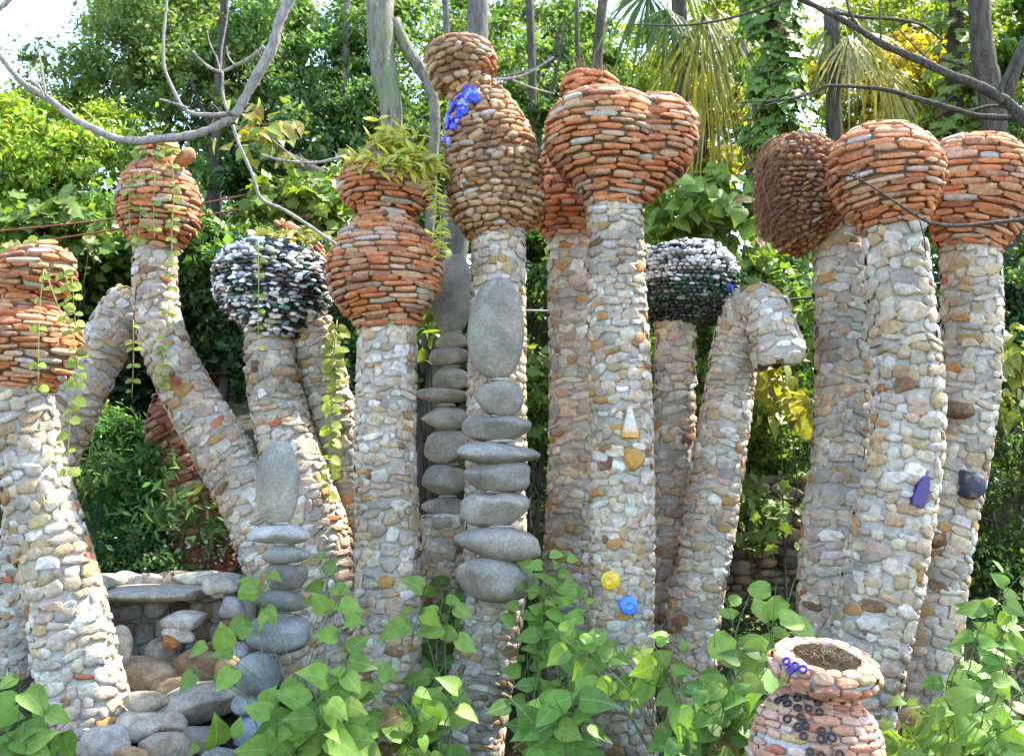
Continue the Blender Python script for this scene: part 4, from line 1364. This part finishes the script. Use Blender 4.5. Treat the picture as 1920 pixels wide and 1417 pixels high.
climber('climber crossing the heart headed column below its blue disc', (1270, 1520), [(1060, 1150), (1100, 1190), (1150, 1195), (1215, 1185), (1190, 1200), (1080, 1200), (1040, 1180), (1240, 1230), (1260, 1200), (1290, 1220)], 7.6, 60, green((.12, .23, .038)), start=.76, lift=20)
climber('climber with round pale leaves right of the hooked column foot', (1380, 1500), [(1360, 1120), (1415, 1090), (1455, 1095), (1490, 1085), (1370, 1200), (1430, 1140), (1340, 1190), (1400, 1210), (1450, 1190)], 7.4, 72, green((.15, .26, .045), yel=.2), kind='round', start=.72, spacing=.75, lift=10)
climber('dense shady climber left of the pink jar', (1370, 1560), scatter(1250, 1430, 1260, 1420, 22) + [(1440, 1220), (1400, 1230), (1480, 1200)], 7.1, 72, green((.08, .18, .033)), start=.45, lift=20)
climber('broad leaved climber spreading right of the pink jar', (1780, 1560), scatter(1660, 1930, 1270, 1420, 36), 6.9, 70, green((.11, .215, .036), yel=.2), start=.4, lift=20)
climber('tall climber shoot with paired leaves at the right edge', (1820, 1420), [(1890, 1050), (1910, 1110), (1850, 1120), (1880, 1190), (1830, 1200), (1900, 1240), (1850, 1260), (1920, 1070), (1915, 1170), (1800, 1240)], 7.6, 58, green((.10, .21, .035)), start=.45, lift=15)
climber('shaded climber low between bottle headed and double bulb columns', (820, 1500), scatter(790, 860, 1010, 1330, 12), 8.6, 46, green((.075, .155, .03)), start=.5, lift=10)
climber('leafy shoots at the foot of the half hidden column', (1040, 1420), scatter(1000, 1100, 1030, 1260, 13), 8.0, 44, green((.11, .22, .034)), start=.55, lift=10)

# big-leaf bushes a little way back
def leaf_bush(label, px, py, rx, ry, Y, n, size, colf, kind='maple', name='shrub', cat='shrub', group=TREEG, stems=7, cap=290, foot_py=None):
    c = at(px, py, Y); u = scl(py, Y)
    L = Vector((c.x, c.y, float(ground_z(c.x, c.y)))) if foot_py is None else at(px, foot_py, Y)
    r = thing(name, label, cat, L, group)
    frames, ends = [], []
    m = max(5, n // 12)
    C, D = clumps(c, (rx * u, .5 * min(rx, ry) * u + .2, ry * u), m, .2)
    for k in range(n):
        q = RNG.randrange(m)
        p = Vector(C[q]) + Vector((RNG.gauss(0, .12), RNG.gauss(0, .12), RNG.gauss(0, .1)))
        d = Vector((RNG.uniform(-1, 1), RNG.uniform(-.7, .2), RNG.uniform(-1, .3)))
        nn = Vector((RNG.uniform(-.5, .5), RNG.uniform(-1, .1), RNG.uniform(.2, 1.1)))
        frames.append(leaf_frame(p, d, nn, size * u * RNG.uniform(.65, 1.2)))
    tubes = []
    for k in range(stems):
        e = C[RNG.randrange(m)]
        tubes.append((trunk_path(L if foot_py is None else at(px, foot_py, Y), e, 3, .08), .012, .004))
    link('stem', tube_mesh('stem', tubes, M_BARKD, L, 5, 3), r)
    place_leaves(L, r, frames, kind, colf, cap)
leaf_bush('bright maple leaved bush left of the flared bowl', 570, 385, 100, 65, 10.4, 330, 34, green((.12, .21, .03), yel=.3))
leaf_bush('maple leaved bush hanging at the left edge above the vase head', 90, 420, 120, 40, 11.2, 260, 34, green((.09, .165, .03), yel=.3))
leaf_bush('bright leaved bush over the glass mushroom cap', 1330, 400, 120, 70, 11.4, 330, 34, green((.11, .20, .03), yel=.3), kind='ovate')
leaf_bush('bright green bush between the hooked column and the rough head', 1440, 560, 80, 90, 11.0, 330, 30, green((.10, .19, .03), yel=.25))
leaf_bush('yellow leaved sapling below the open end of the hook', 1465, 715, 45, 60, 9.9, 80, 34, green((.17, .21, .03), yel=.5, ycol=(.4, .33, .04)), kind='ovate', stems=2)
leaf_bush('sunlit bush seen beside the far right column', 1885, 700, 30, 90, 10.6, 110, 28, green((.17, .22, .035), yel=.5), kind='ovate')
leaf_bush('yellow green sprig under the bare branch', 480, 245, 60, 26, 10.0, 70, 26, green((.14, .2, .03), yel=.5, ycol=(.4, .25, .05)), kind='ovate', stems=6, foot_py=235)

leaf_bush('creeper tumbling over the dark dry stone wall', 1420, 960, 55, 60, 10.0, 120, 26, green((.085, .16, .03), yel=.2), stems=3)
leaf_bush('light green bush between leaning column and bent column', 190, 900, 60, 60, 10.3, 160, 24, green((.08, .17, .04), yel=.1), kind='narrow')
leaf_bush('fine leafed fern bush in front of the red stone jar', 350, 960, 90, 70, 10.0, 300, 28, green((.065, .15, .04), yel=.1), kind='narrow')
leaf_bush('light vines hanging behind the half hidden column and heart headed column', 1000, 760, 50, 120, 10.8, 220, 28, green((.09, .17, .03), yel=.2))
leaf_bush('light vines climbing behind the stone stacks', 800, 560, 40, 150, 10.8, 150, 26, green((.11, .19, .03), yel=.3), kind='ovate')
# ivy clad trunks
def ivy(label, path, Y, width, n, size, colf):
    pts = [at(px, py, Y) for px, py in path]
    L = Vector((pts[0].x, pts[0].y, float(ground_z(pts[0].x, pts[0].y))))
    r = thing('ivy_tree', label, 'tree', L, TREEG)
    u = scl(200, Y)
    link('trunk', tube_mesh('trunk', [(pts, .13, .09)], M_BARKD, L, 9, 4, .05), r)
    Q = catmull([tuple(p) for p in pts], 10)
    fr = []
    for k in range(n):
        p = Vector(Q[RNG.randrange(len(Q))])
        a = RNG.uniform(math.pi * .85, math.pi * 2.15); rr = width * u * (.35 + .65 * RNG.random() ** .6)
        o = Vector((math.cos(a), math.sin(a), 0))
        fr.append(leaf_frame(p + o * rr + Vector((0, 0, RNG.uniform(-.25, .25))), o * .35 + Vector((RNG.uniform(-.5, .5), -.2, -RNG.uniform(.3, 1.0))), o + Vector((0, -.2, RNG.uniform(.2, .9))), size * u * RNG.uniform(.6, 1.2)))
    place_leaves(L, r, fr, 'maple', colf)
ivy('ivy covered tree trunk left of the three right hand heads', [(1470, 900), (1465, 600), (1455, 320), (1450, 120), (1440, -60)], 12.0, 62, 900, 30, green((.085, .18, .035), yel=.12))
ivy('ivy hung tree trunk over the round and far right heads', [(1790, 800), (1785, 400), (1790, 150), (1795, -60)], 13.2, 55, 420, 28, green((.11, .19, .035), yel=.25))

# ------------------------------------------------------------------ bare trunks
def bare_trunk(label, path, Y, bark, widths, limbs=(), name='tree_trunk'):
    pts = [at(px, py, Y) for px, py in path]
    L = Vector((pts[0].x, pts[0].y, float(ground_z(pts[0].x, pts[0].y))))
    pts[0] = Vector((pts[0].x, pts[0].y, L.z - .2))
    r = thing('bare_tree', label, 'tree', L, TREEG)
    u = scl(300, Y)
    link('trunk', tube_mesh('trunk', [([p + Vector((RNG.uniform(-.05, .05), 0, 0)) for p in pts], [w / 2 * u for w in widths], 0)], bark, L, 14, 8, .08), r)
    for lp, w0, w1 in limbs:
        q = [at(a, b, Y + .05) for a, b in lp]
        link('limb', tube_mesh('limb', [(q, w0 / 2 * u, w1 / 2 * u)], bark, L, 8, 4, .04), r)
bare_trunk('pale mottled trunk rising above the yellow leaved bowl', [(735, 700), (738, 420), (730, 230), (722, 100), (715, -80)], 11.6, M_BARKP, [52, 46, 42, 50, 52],
           [([(738, 40), (765, 95), (800, 150), (815, 205), (812, 300), (806, 420), (800, 560), (796, 700)], 26, 18)])
bare_trunk('thick grey trunk behind the tallest column', [(775, 1000), (795, 840), (830, 640), (858, 430), (880, 200), (891, 80), (894, -80)], 11.4, M_BARKG, [44, 46, 50, 54, 48, 42, 40],
           [([(870, 300), (850, 150), (838, 60), (832, -60)], 14, 12), ([(925, 148), (985, 135), (1020, 118), (1040, 108)], 5, 2)])
bare_trunk('dark slim trunk above the heart shaped head', [(1120, 700), (1115, 300), (1118, 140), (1130, 20), (1135, -60)], 14.0, M_BARKD, [26, 24, 22, 20, 20], [([(1115, 260), (1085, 120), (1082, 0)], 10, 8)])
bare_trunk('dark leaning trunk at the top right with forked limbs', [(1900, 700), (1880, 400), (1868, 200), (1848, 80), (1835, -60)], 12.4, M_BARKD, [50, 46, 44, 42, 40],
           [([(1872, 230), (1900, 150), (1925, 80)], 22, 14), ([(1868, 190), (1820, 130), (1760, 110)], 10, 5)])
bare_trunk('slim pale trunk in the wood left of the mottled trunk', [(640, 500), (650, 200), (655, -60)], 15.0, M_BARKG, [16, 15, 13])
bare_trunk('slim dark trunk between tallest head and heart shaped head', [(1010, 500), (1000, 200), (985, -60)], 13.6, M_BARKD, [18, 16, 14], [([(1002, 260), (1040, 150), (1060, 40)], 8, 4)])
bare_trunk('slim leaning dark trunk over the small round head', [(380, 600), (400, 250), (430, -60)], 14.2, M_BARKD, [20, 18, 15], [([(400, 250), (350, 130), (330, 20)], 9, 4)])
bare_trunk('slim trunk seen beside the palm over the rough head', [(1420, 500), (1400, 200), (1392, -60)], 14.6, M_BARKG, [18, 16, 14])
bare_trunk('broken dark branch stub left of the flared bowl', [(720, 620), (690, 430), (640, 360), (590, 330), (545, 300), (520, 288)], 11.9, M_BARKD, [40, 40, 36, 34, 26, 8])

# ------------------------------------------------------------------ palms
def palm(label, crown, Y, fronds, colf):
    c = at(crown[0], crown[1], Y)
    L = Vector((c.x, c.y, float(ground_z(c.x, c.y))))
    r = thing('fan_palm', label, 'palm', L, TREEG)
    link('trunk', tube_mesh('trunk', [(trunk_path(L - Vector((0, 0, .2)), c, 4, .04), .11, .10)], M_BARKD, L, 9, 4, .1), r)
    for (hx, hy, dy, tx, ty, n, spread, col) in fronds:
        h = at(hx, hy, Y + dy)                        # hub of the fan
        tip = at(tx, ty, Y + dy - .15)
        ax = tip - h; ln = ax.length; ax.normalize()
        V, Fc, C = [], [], []
        side = ax.cross(Vector((0, -1, .2))).normalized()
        up = side.cross(ax).normalized()
        for k in range(n):
            t = (k / (n - 1) - .5) * 2
            ang = t * spread + RNG.uniform(-.09, .09); dro = RNG.uniform(.15, .75)
            d = (ax * math.cos(ang) + side * math.sin(ang)).normalized()
            l = ln * (1 - .25 * abs(t)) * RNG.uniform(.6, 1.12)
            w = RNG.uniform(.011, .02)
            sd = d.cross(up).normalized()
            cc = np.array(col) * RNG.uniform(.6, 1.35)
            prev = None
            for q in range(5):
                s = q / 4
                p = h + d * l * s + up * (.06 * math.sin(s * 3)) + Vector((0, 0, -1)) * (l * dro * s * s * s) + up * RNG.uniform(-.02, .02)
                ww = w * (.4 + 1.1 * s) if s < .5 else w * (1.9 * (1 - s) + .08)
                V += [tuple(p - sd * ww - L), tuple(p + sd * ww + up * .01 - L)]
                C += [cc, cc]
                i = len(V)
                if q: Fc.append((i - 4, i - 3, i - 1, i - 2))
        link('frond', mesh('frond', np.array(V), Fc, M_CROWN, False, np.array(C)), r)
        link('petiole', tube_mesh('petiole', [([c, c.lerp(h, .5) + Vector((0, 0, .12)), h], .018, .012)], M_VINE, L, 5, 3), r)
YEL = (.42, .37, .05); DRY = (.36, .32, .15); PG = (.10, .16, .04); OLV = (.22, .24, .05)
palm('fan palm with hanging yellow and dark fronds at the top centre right', (1270, -60), 12.6, [
    (1215, -10, -.2, 1180, 110, 26, 1.1, PG), (1250, 20, -.3, 1240, 130, 26, 1.0, PG), (1320, 30, -.2, 1330, 190, 22, .8, OLV), (1310, 60, -.1, 1290, 260, 22, .6, YEL),
    (1330, 90, 0, 1345, 320, 20, .5, OLV), (1280, 40, .2, 1225, 190, 22, .7, OLV), (1345, 20, .2, 1380, 160, 20, .8, YEL), (1330, 160, .1, 1320, 330, 18, .5, DRY)], None)
palm('fan palm with sunlit yellow fronds above the round right hand head', (1560, 20), 12.9, [
    (1590, 70, -.2, 1600, 210, 24, .7, DRY), (1620, 60, -.1, 1690, 160, 24, .8, YEL), (1640, 110, 0, 1700, 240, 24, .7, YEL), (1660, 150, .1, 1700, 250, 22, .6, DRY),
    (1600, 50, .2, 1640, 10, 22, 1.0, OLV), (1650, 140, .2, 1740, 200, 22, .7, YEL), (1560, 50, 0, 1540, 180, 22, .7, OLV)], None)

# ------------------------------------------------------------------ bare twigs near the camera
def twig(label, Y, paths, mat, group='bare branches hanging into the picture'):
    p0 = at(*paths[0][0][0], Y)
    L = Vector(p0)
    r = thing('bare_branch', label, 'branch', L, group)
    fine = []
    for k, (pp, w0, w1) in enumerate(paths):
        u = scl(200, Y)
        pts = [at(a + RNG.uniform(-2.2, 2.2), b + RNG.uniform(-2.2, 2.2), Y + .04 * math.sin(a * .02 + k)) for a, b in pp]
        link('branch' if k == 0 else 'twig', tube_mesh('twig', [(pts, w0 / 2 * u, w1 / 2 * u)], mat, L, 8 if k == 0 else 6, 5, .16), r)
        if k == 0:
            for q in range(len(pp) * 2):
                i = RNG.randrange(len(pts) - 1); p = pts[i].lerp(pts[i + 1], RNG.random())
                e = p + Vector((RNG.uniform(-.09, .09), RNG.uniform(-.05, .05), RNG.uniform(-.03, .13)))
                fine.append(([p, p.lerp(e, .5) + Vector((.012, 0, .008)), e], .0035, .001))
                if RNG.random() < .4: fine.append(([p - Vector((.006, 0, .004)), p, p + Vector((.006, 0, .012))], .012, .010))
    if fine: link('twig', tube_mesh('twig', fine, mat, L, 5, 2), r)
    return r
twig('pale bare branch sweeping in a long curve across the top left', 6.0, [
    ([(560, -40), (540, 5), (522, 45), (508, 90), (480, 145), (455, 195), (440, 218), (410, 238), (360, 255), (300, 260), (240, 263), (190, 248), (140, 222), (90, 185), (45, 155), (8, 112), (-10, 85)], 21, 11),
    ([(440, 214), (400, 215), (365, 212), (345, 203), (325, 170), (308, 125), (305, 70), (313, 20), (316, -30)], 9, 5),
    ([(350, 205), (325, 195), (298, 186)], 6, 4),
    ([(430, 212), (420, 180), (415, 140), (412, 135)], 7, 4),
    ([(496, 85), (470, 105), (440, 125), (412, 133), (385, 120), (360, 95)], 9, 4),
    ([(412, 133), (405, 110), (392, 85), (390, 60)], 4, 2), ([(414, 130), (418, 90), (424, 40), (428, -20)], 4, 2), ([(442, 122), (428, 105), (424, 85)], 4, 2),
    ([(84, 178), (80, 140), (73, 95)], 5, 3),
    ([(438, 235), (450, 270), (475, 330), (490, 370), (530, 395), (580, 425), (630, 458)], 7, 7),
    ([(58, 150), (72, 165), (84, 185)], 9, 3)], M_TWIG)
twig('short grey branch tip in the top left corner', 5.6, [([(-20, 25), (10, 8), (30, -15)], 12, 8)], M_TWIG)
twig('long dark bare branch slanting down across the top right', 6.4, [
    ([(1480, -10), (1540, 18), (1600, 50), (1660, 85), (1720, 110), (1780, 138), (1840, 163), (1890, 195), (1930, 235)], 9, 22),
    ([(1560, 22), (1620, 32), (1680, 38), (1730, 50), (1765, 75)], 7, 5), ([(1605, 48), (1590, 15), (1585, -20)], 7, 4), ([(1650, 82), (1648, 40), (1652, -10)], 4, 3),
    ([(1880, 190), (1872, 175), (1900, 110), (1925, 60)], 12, 9), ([(1780, 138), (1730, 100), (1690, 60), (1660, 20)], 4, 2),
    ([(1480, -4), (1400, 25), (1330, 42), (1270, 48), (1190, 45)], 6, 3)], M_TWIGD)
twig('thin dark bare branch crossing above the right hand heads', 6.7, [
    ([(1930, 222), (1880, 222), (1830, 215), (1770, 200), (1720, 185), (1660, 168), (1600, 163), (1550, 162), (1530, 172), (1480, 186), (1385, 192)], 13, 3),
    ([(1530, 172), (1450, 195), (1430, 200)], 4, 2), ([(1810, 212), (1860, 200), (1930, 205)], 7, 6), ([(1460, 190), (1445, 150), (1475, 120)], 4, 2)], M_TWIGD)
twig('thin drooping twig crossing the round right hand head', 6.9, [
    ([(1930, 412), (1860, 420), (1790, 425), (1740, 418), (1700, 395), (1660, 365), (1625, 345), (1590, 325)], 8, 3), ([(1725, 412), (1735, 450), (1735, 480)], 3, 2)], M_TWIGD)
twig('thin bare twig bridging bowl and black shard head', 8.9, [([(650, 292), (600, 305), (560, 306), (520, 300), (490, 288)], 6, 4), ([(560, 306), (535, 285), (512, 262)], 4, 2)], M_TWIG)
twig('pale thin twig behind the bottle headed column', 9.6, [([(925, 148), (970, 143), (1010, 128), (1040, 108)], 5, 3), ([(960, 150), (1000, 165), (1040, 178)], 5, 3)], M_TWIG)

def wire(label, pts, Y, w, mat):
    q = [at(a, b, Y) for a, b in pts]
    o = link('cable', tube_mesh('cable', [(q, w / 2 * scl(500, Y), w / 2 * scl(500, Y))], mat, (0, 0, 0), 6, 8))
    tag(o, label, 'cable', 'cables strung behind the columns')
wire('upper rusty red cable strung behind the small round head', [(-30, 436), (230, 408), (480, 362), (640, 330)], 10.3, 3.2, M_WIRE)
wire('lower rusty red cable strung behind the small round head', [(-30, 470), (230, 428), (480, 388), (640, 352)], 10.4, 3.2, M_WIRE)
wire('black cable behind the right hand columns', [(1380, 575), (1500, 560), (1740, 534), (1860, 522)], 9.9, 5, M_CABLE)
wire('short pale cable between tallest and half hidden columns', [(985, 582), (1050, 584), (1100, 586)], 9.9, 4, plain('pale_cable', (.5, .5, .5), .5))

# ------------------------------------------------------------------ plants on the heads, trailing vines
def head_plant(label, px, py, Y, rx, n, size, colf, kind='narrow', arch=50, name='planter_plant', width=1.0):
    c = at(px, py, Y)
    L = Vector(c)
    r = thing(name, label, 'plant', L, 'plants growing on the column heads')
    fr, tubes = [], []
    for k in range(n):
        a = RNG.uniform(0, 6.28); q = RNG.random() ** .5
        ex = px + rx * q * math.cos(a) * width; ey = py - arch * RNG.uniform(.35, 1.1) * (1.1 - q * .9) + RNG.uniform(-6, 6)
        dY = .3 * q * math.sin(a)
        s = at(px + .4 * rx * q * math.cos(a), py, Y + dY * .4); e = at(ex, ey, Y + dY)
        mid = s.lerp(e, .6) + Vector((0, 0, .05))
        tubes.append(([s, mid, e], .004, .002))
        u = size * scl(py, Y)
        for j in range(5):
            d = Vector((RNG.uniform(-1, 1), RNG.uniform(-.8, .5), RNG.uniform(-.9, .6)))
            p = s.lerp(e, RNG.uniform(.4, 1.0))
            fr.append(leaf_frame(p, d, Vector((RNG.uniform(-.5, .5), -.5, RNG.uniform(.2, 1))), u * RNG.uniform(.7, 1.2)))
    link('stem', tube_mesh('stem', tubes, M_VINE, L, 3, 2), r)
    place_leaves(L, r, fr, kind, colf)
head_plant('yellow green leafy plant spilling from the flared orange bowl', 735, 328, 8.35, 90, 190, 31, green((.34, .38, .055), yel=.5, ycol=(.58, .46, .04)), arch=118)
head_plant('small leafed vine on the small round orange head', 300, 290, 9.3, 45, 26, 15, green((.16, .22, .04), yel=.4), kind='round', arch=24)
head_plant('sparse pale sprout on the left vase head', 50, 480, 8.1, 45, 14, 16, green((.2, .25, .06), yel=.4), kind='round', arch=50)
head_plant('yellowing creeper on top of the black shard head', 545, 445, 9.2, 80, 22, 20, green((.17, .22, .05), yel=.5, ycol=(.4, .3, .06)), kind='ovate', arch=22)
def grass_tuft():
    Y = 9.55
    c = at(1105, 152, Y); L = Vector(c)
    r = thing('dry_grass', 'tuft of reddish dry grass on the half hidden head behind the heart', 'grass', L, 'plants growing on the column heads')
    for k in range(26):
        s = at(1105 + RNG.uniform(-38, 38), 152, Y + RNG.uniform(-.15, .1)); e = s + Vector((RNG.uniform(-.1, .1), RNG.uniform(-.1, .05), RNG.uniform(.06, .28)))
        link('blade', tube_mesh('blade', [([s, s.lerp(e, .5) + Vector((RNG.uniform(-.02, .02), 0, .02)), e], .004, .001)], M_DRY, L, 3, 2), r)
grass_tuft()

def trailing(label, strands, Y, size, colf, kind='round', dens=16):
    p0 = at(*strands[0][0], Y); L = Vector(p0)
    r = thing('trailing_vine', label, 'vine', L, 'thin vines trailing from the heads')
    tubes, fr = [], []
    for st in strands:
        pts = [at(a, b, Y + RNG.uniform(-.02, .02)) for a, b in st]
        tubes.append((pts, .0055, .004))
        Q = catmull([tuple(p) for p in pts], 12)
        seg = np.concatenate([[0], np.cumsum(np.linalg.norm(np.diff(Q, axis=0), axis=1))])
        t = .05; side = 1
        while t < seg[-1]:
            p = Vector([np.interp(t, seg, Q[:, k]) for k in range(3)])
            d = Vector((side * RNG.uniform(.6, 1), -.2, RNG.uniform(-.5, .2)))
            fr.append(leaf_frame(p + d * .012, d, Vector((RNG.uniform(-.3, .3), -.8, RNG.uniform(.3, 1))), size * scl(500, Y) * RNG.uniform(.6, 1.2)))
            if RNG.random() < .75:
                d2 = Vector((-side * RNG.uniform(.6, 1), -.2, RNG.uniform(-.5, .2)))
                fr.append(leaf_frame(p + d2 * .012, d2, Vector((RNG.uniform(-.3, .3), -.8, RNG.uniform(.3, 1))), size * scl(500, Y) * RNG.uniform(.6, 1.2)))
            t += dens * scl(500, Y) * RNG.uniform(.6, 1.5); side = -side
    link('stem', tube_mesh('stem', tubes, M_VINE, L, 4, 3), r)
    place_leaves(L, r, fr, kind, colf)
yg = green((.2, .28, .05), yel=.35)
trailing('thin vines dangling right of the left vase head', [[(118, 500), (128, 540), (122, 580), (140, 640), (146, 700), (132, 780), (126, 890)], [(112, 500), (134, 520), (138, 570), (142, 610)]], 7.75, 20, yg, dens=24)
trailing('thin vine hanging down the front of the left vase head', [[(82, 505), (76, 560), (72, 650), (72, 725)], [(84, 505), (100, 550), (115, 590)]], 7.6, 15, yg, dens=44)
trailing('yellow green strands hanging down the small round orange head', [[(244, 330), (242, 390), (246, 460)], [(262, 320), (264, 390), (258, 460)], [(290, 320), (288, 400), (290, 450)], [(322, 300), (326, 360), (322, 430), (322, 500), (316, 580), (306, 660), (304, 730)], [(250, 600), (250, 680), (247, 745)]], 9.0, 13, yg, dens=20)
trailing('leafy vine hanging before the side leg of the two legged column', [[(632, 600), (624, 680), (622, 760), (618, 860), (616, 940)], [(640, 610), (632, 660), (628, 720)]], 9.1, 18, yg, dens=16)
trailing('thin vine hanging across the black shard head', [[(484, 450), (485, 520), (484, 600), (486, 660)]], 8.7, 12, yg, dens=30)
trailing('yellow vine growing in the slit between rough headed and thick columns', [[(1610, 470), (1616, 520), (1622, 580), (1630, 660), (1632, 760), (1628, 830)]], 9.05, 15, green((.24, .28, .04), yel=.4), dens=7)
trailing('yellow spray trailing from the right side of the flared bowl', [[(800, 345), (822, 380), (826, 430), (822, 480)], [(790, 340), (812, 350), (820, 400)]], 8.15, 19, green((.36, .36, .05), yel=.5, ycol=(.6, .46, .05)), kind='narrow', dens=7)
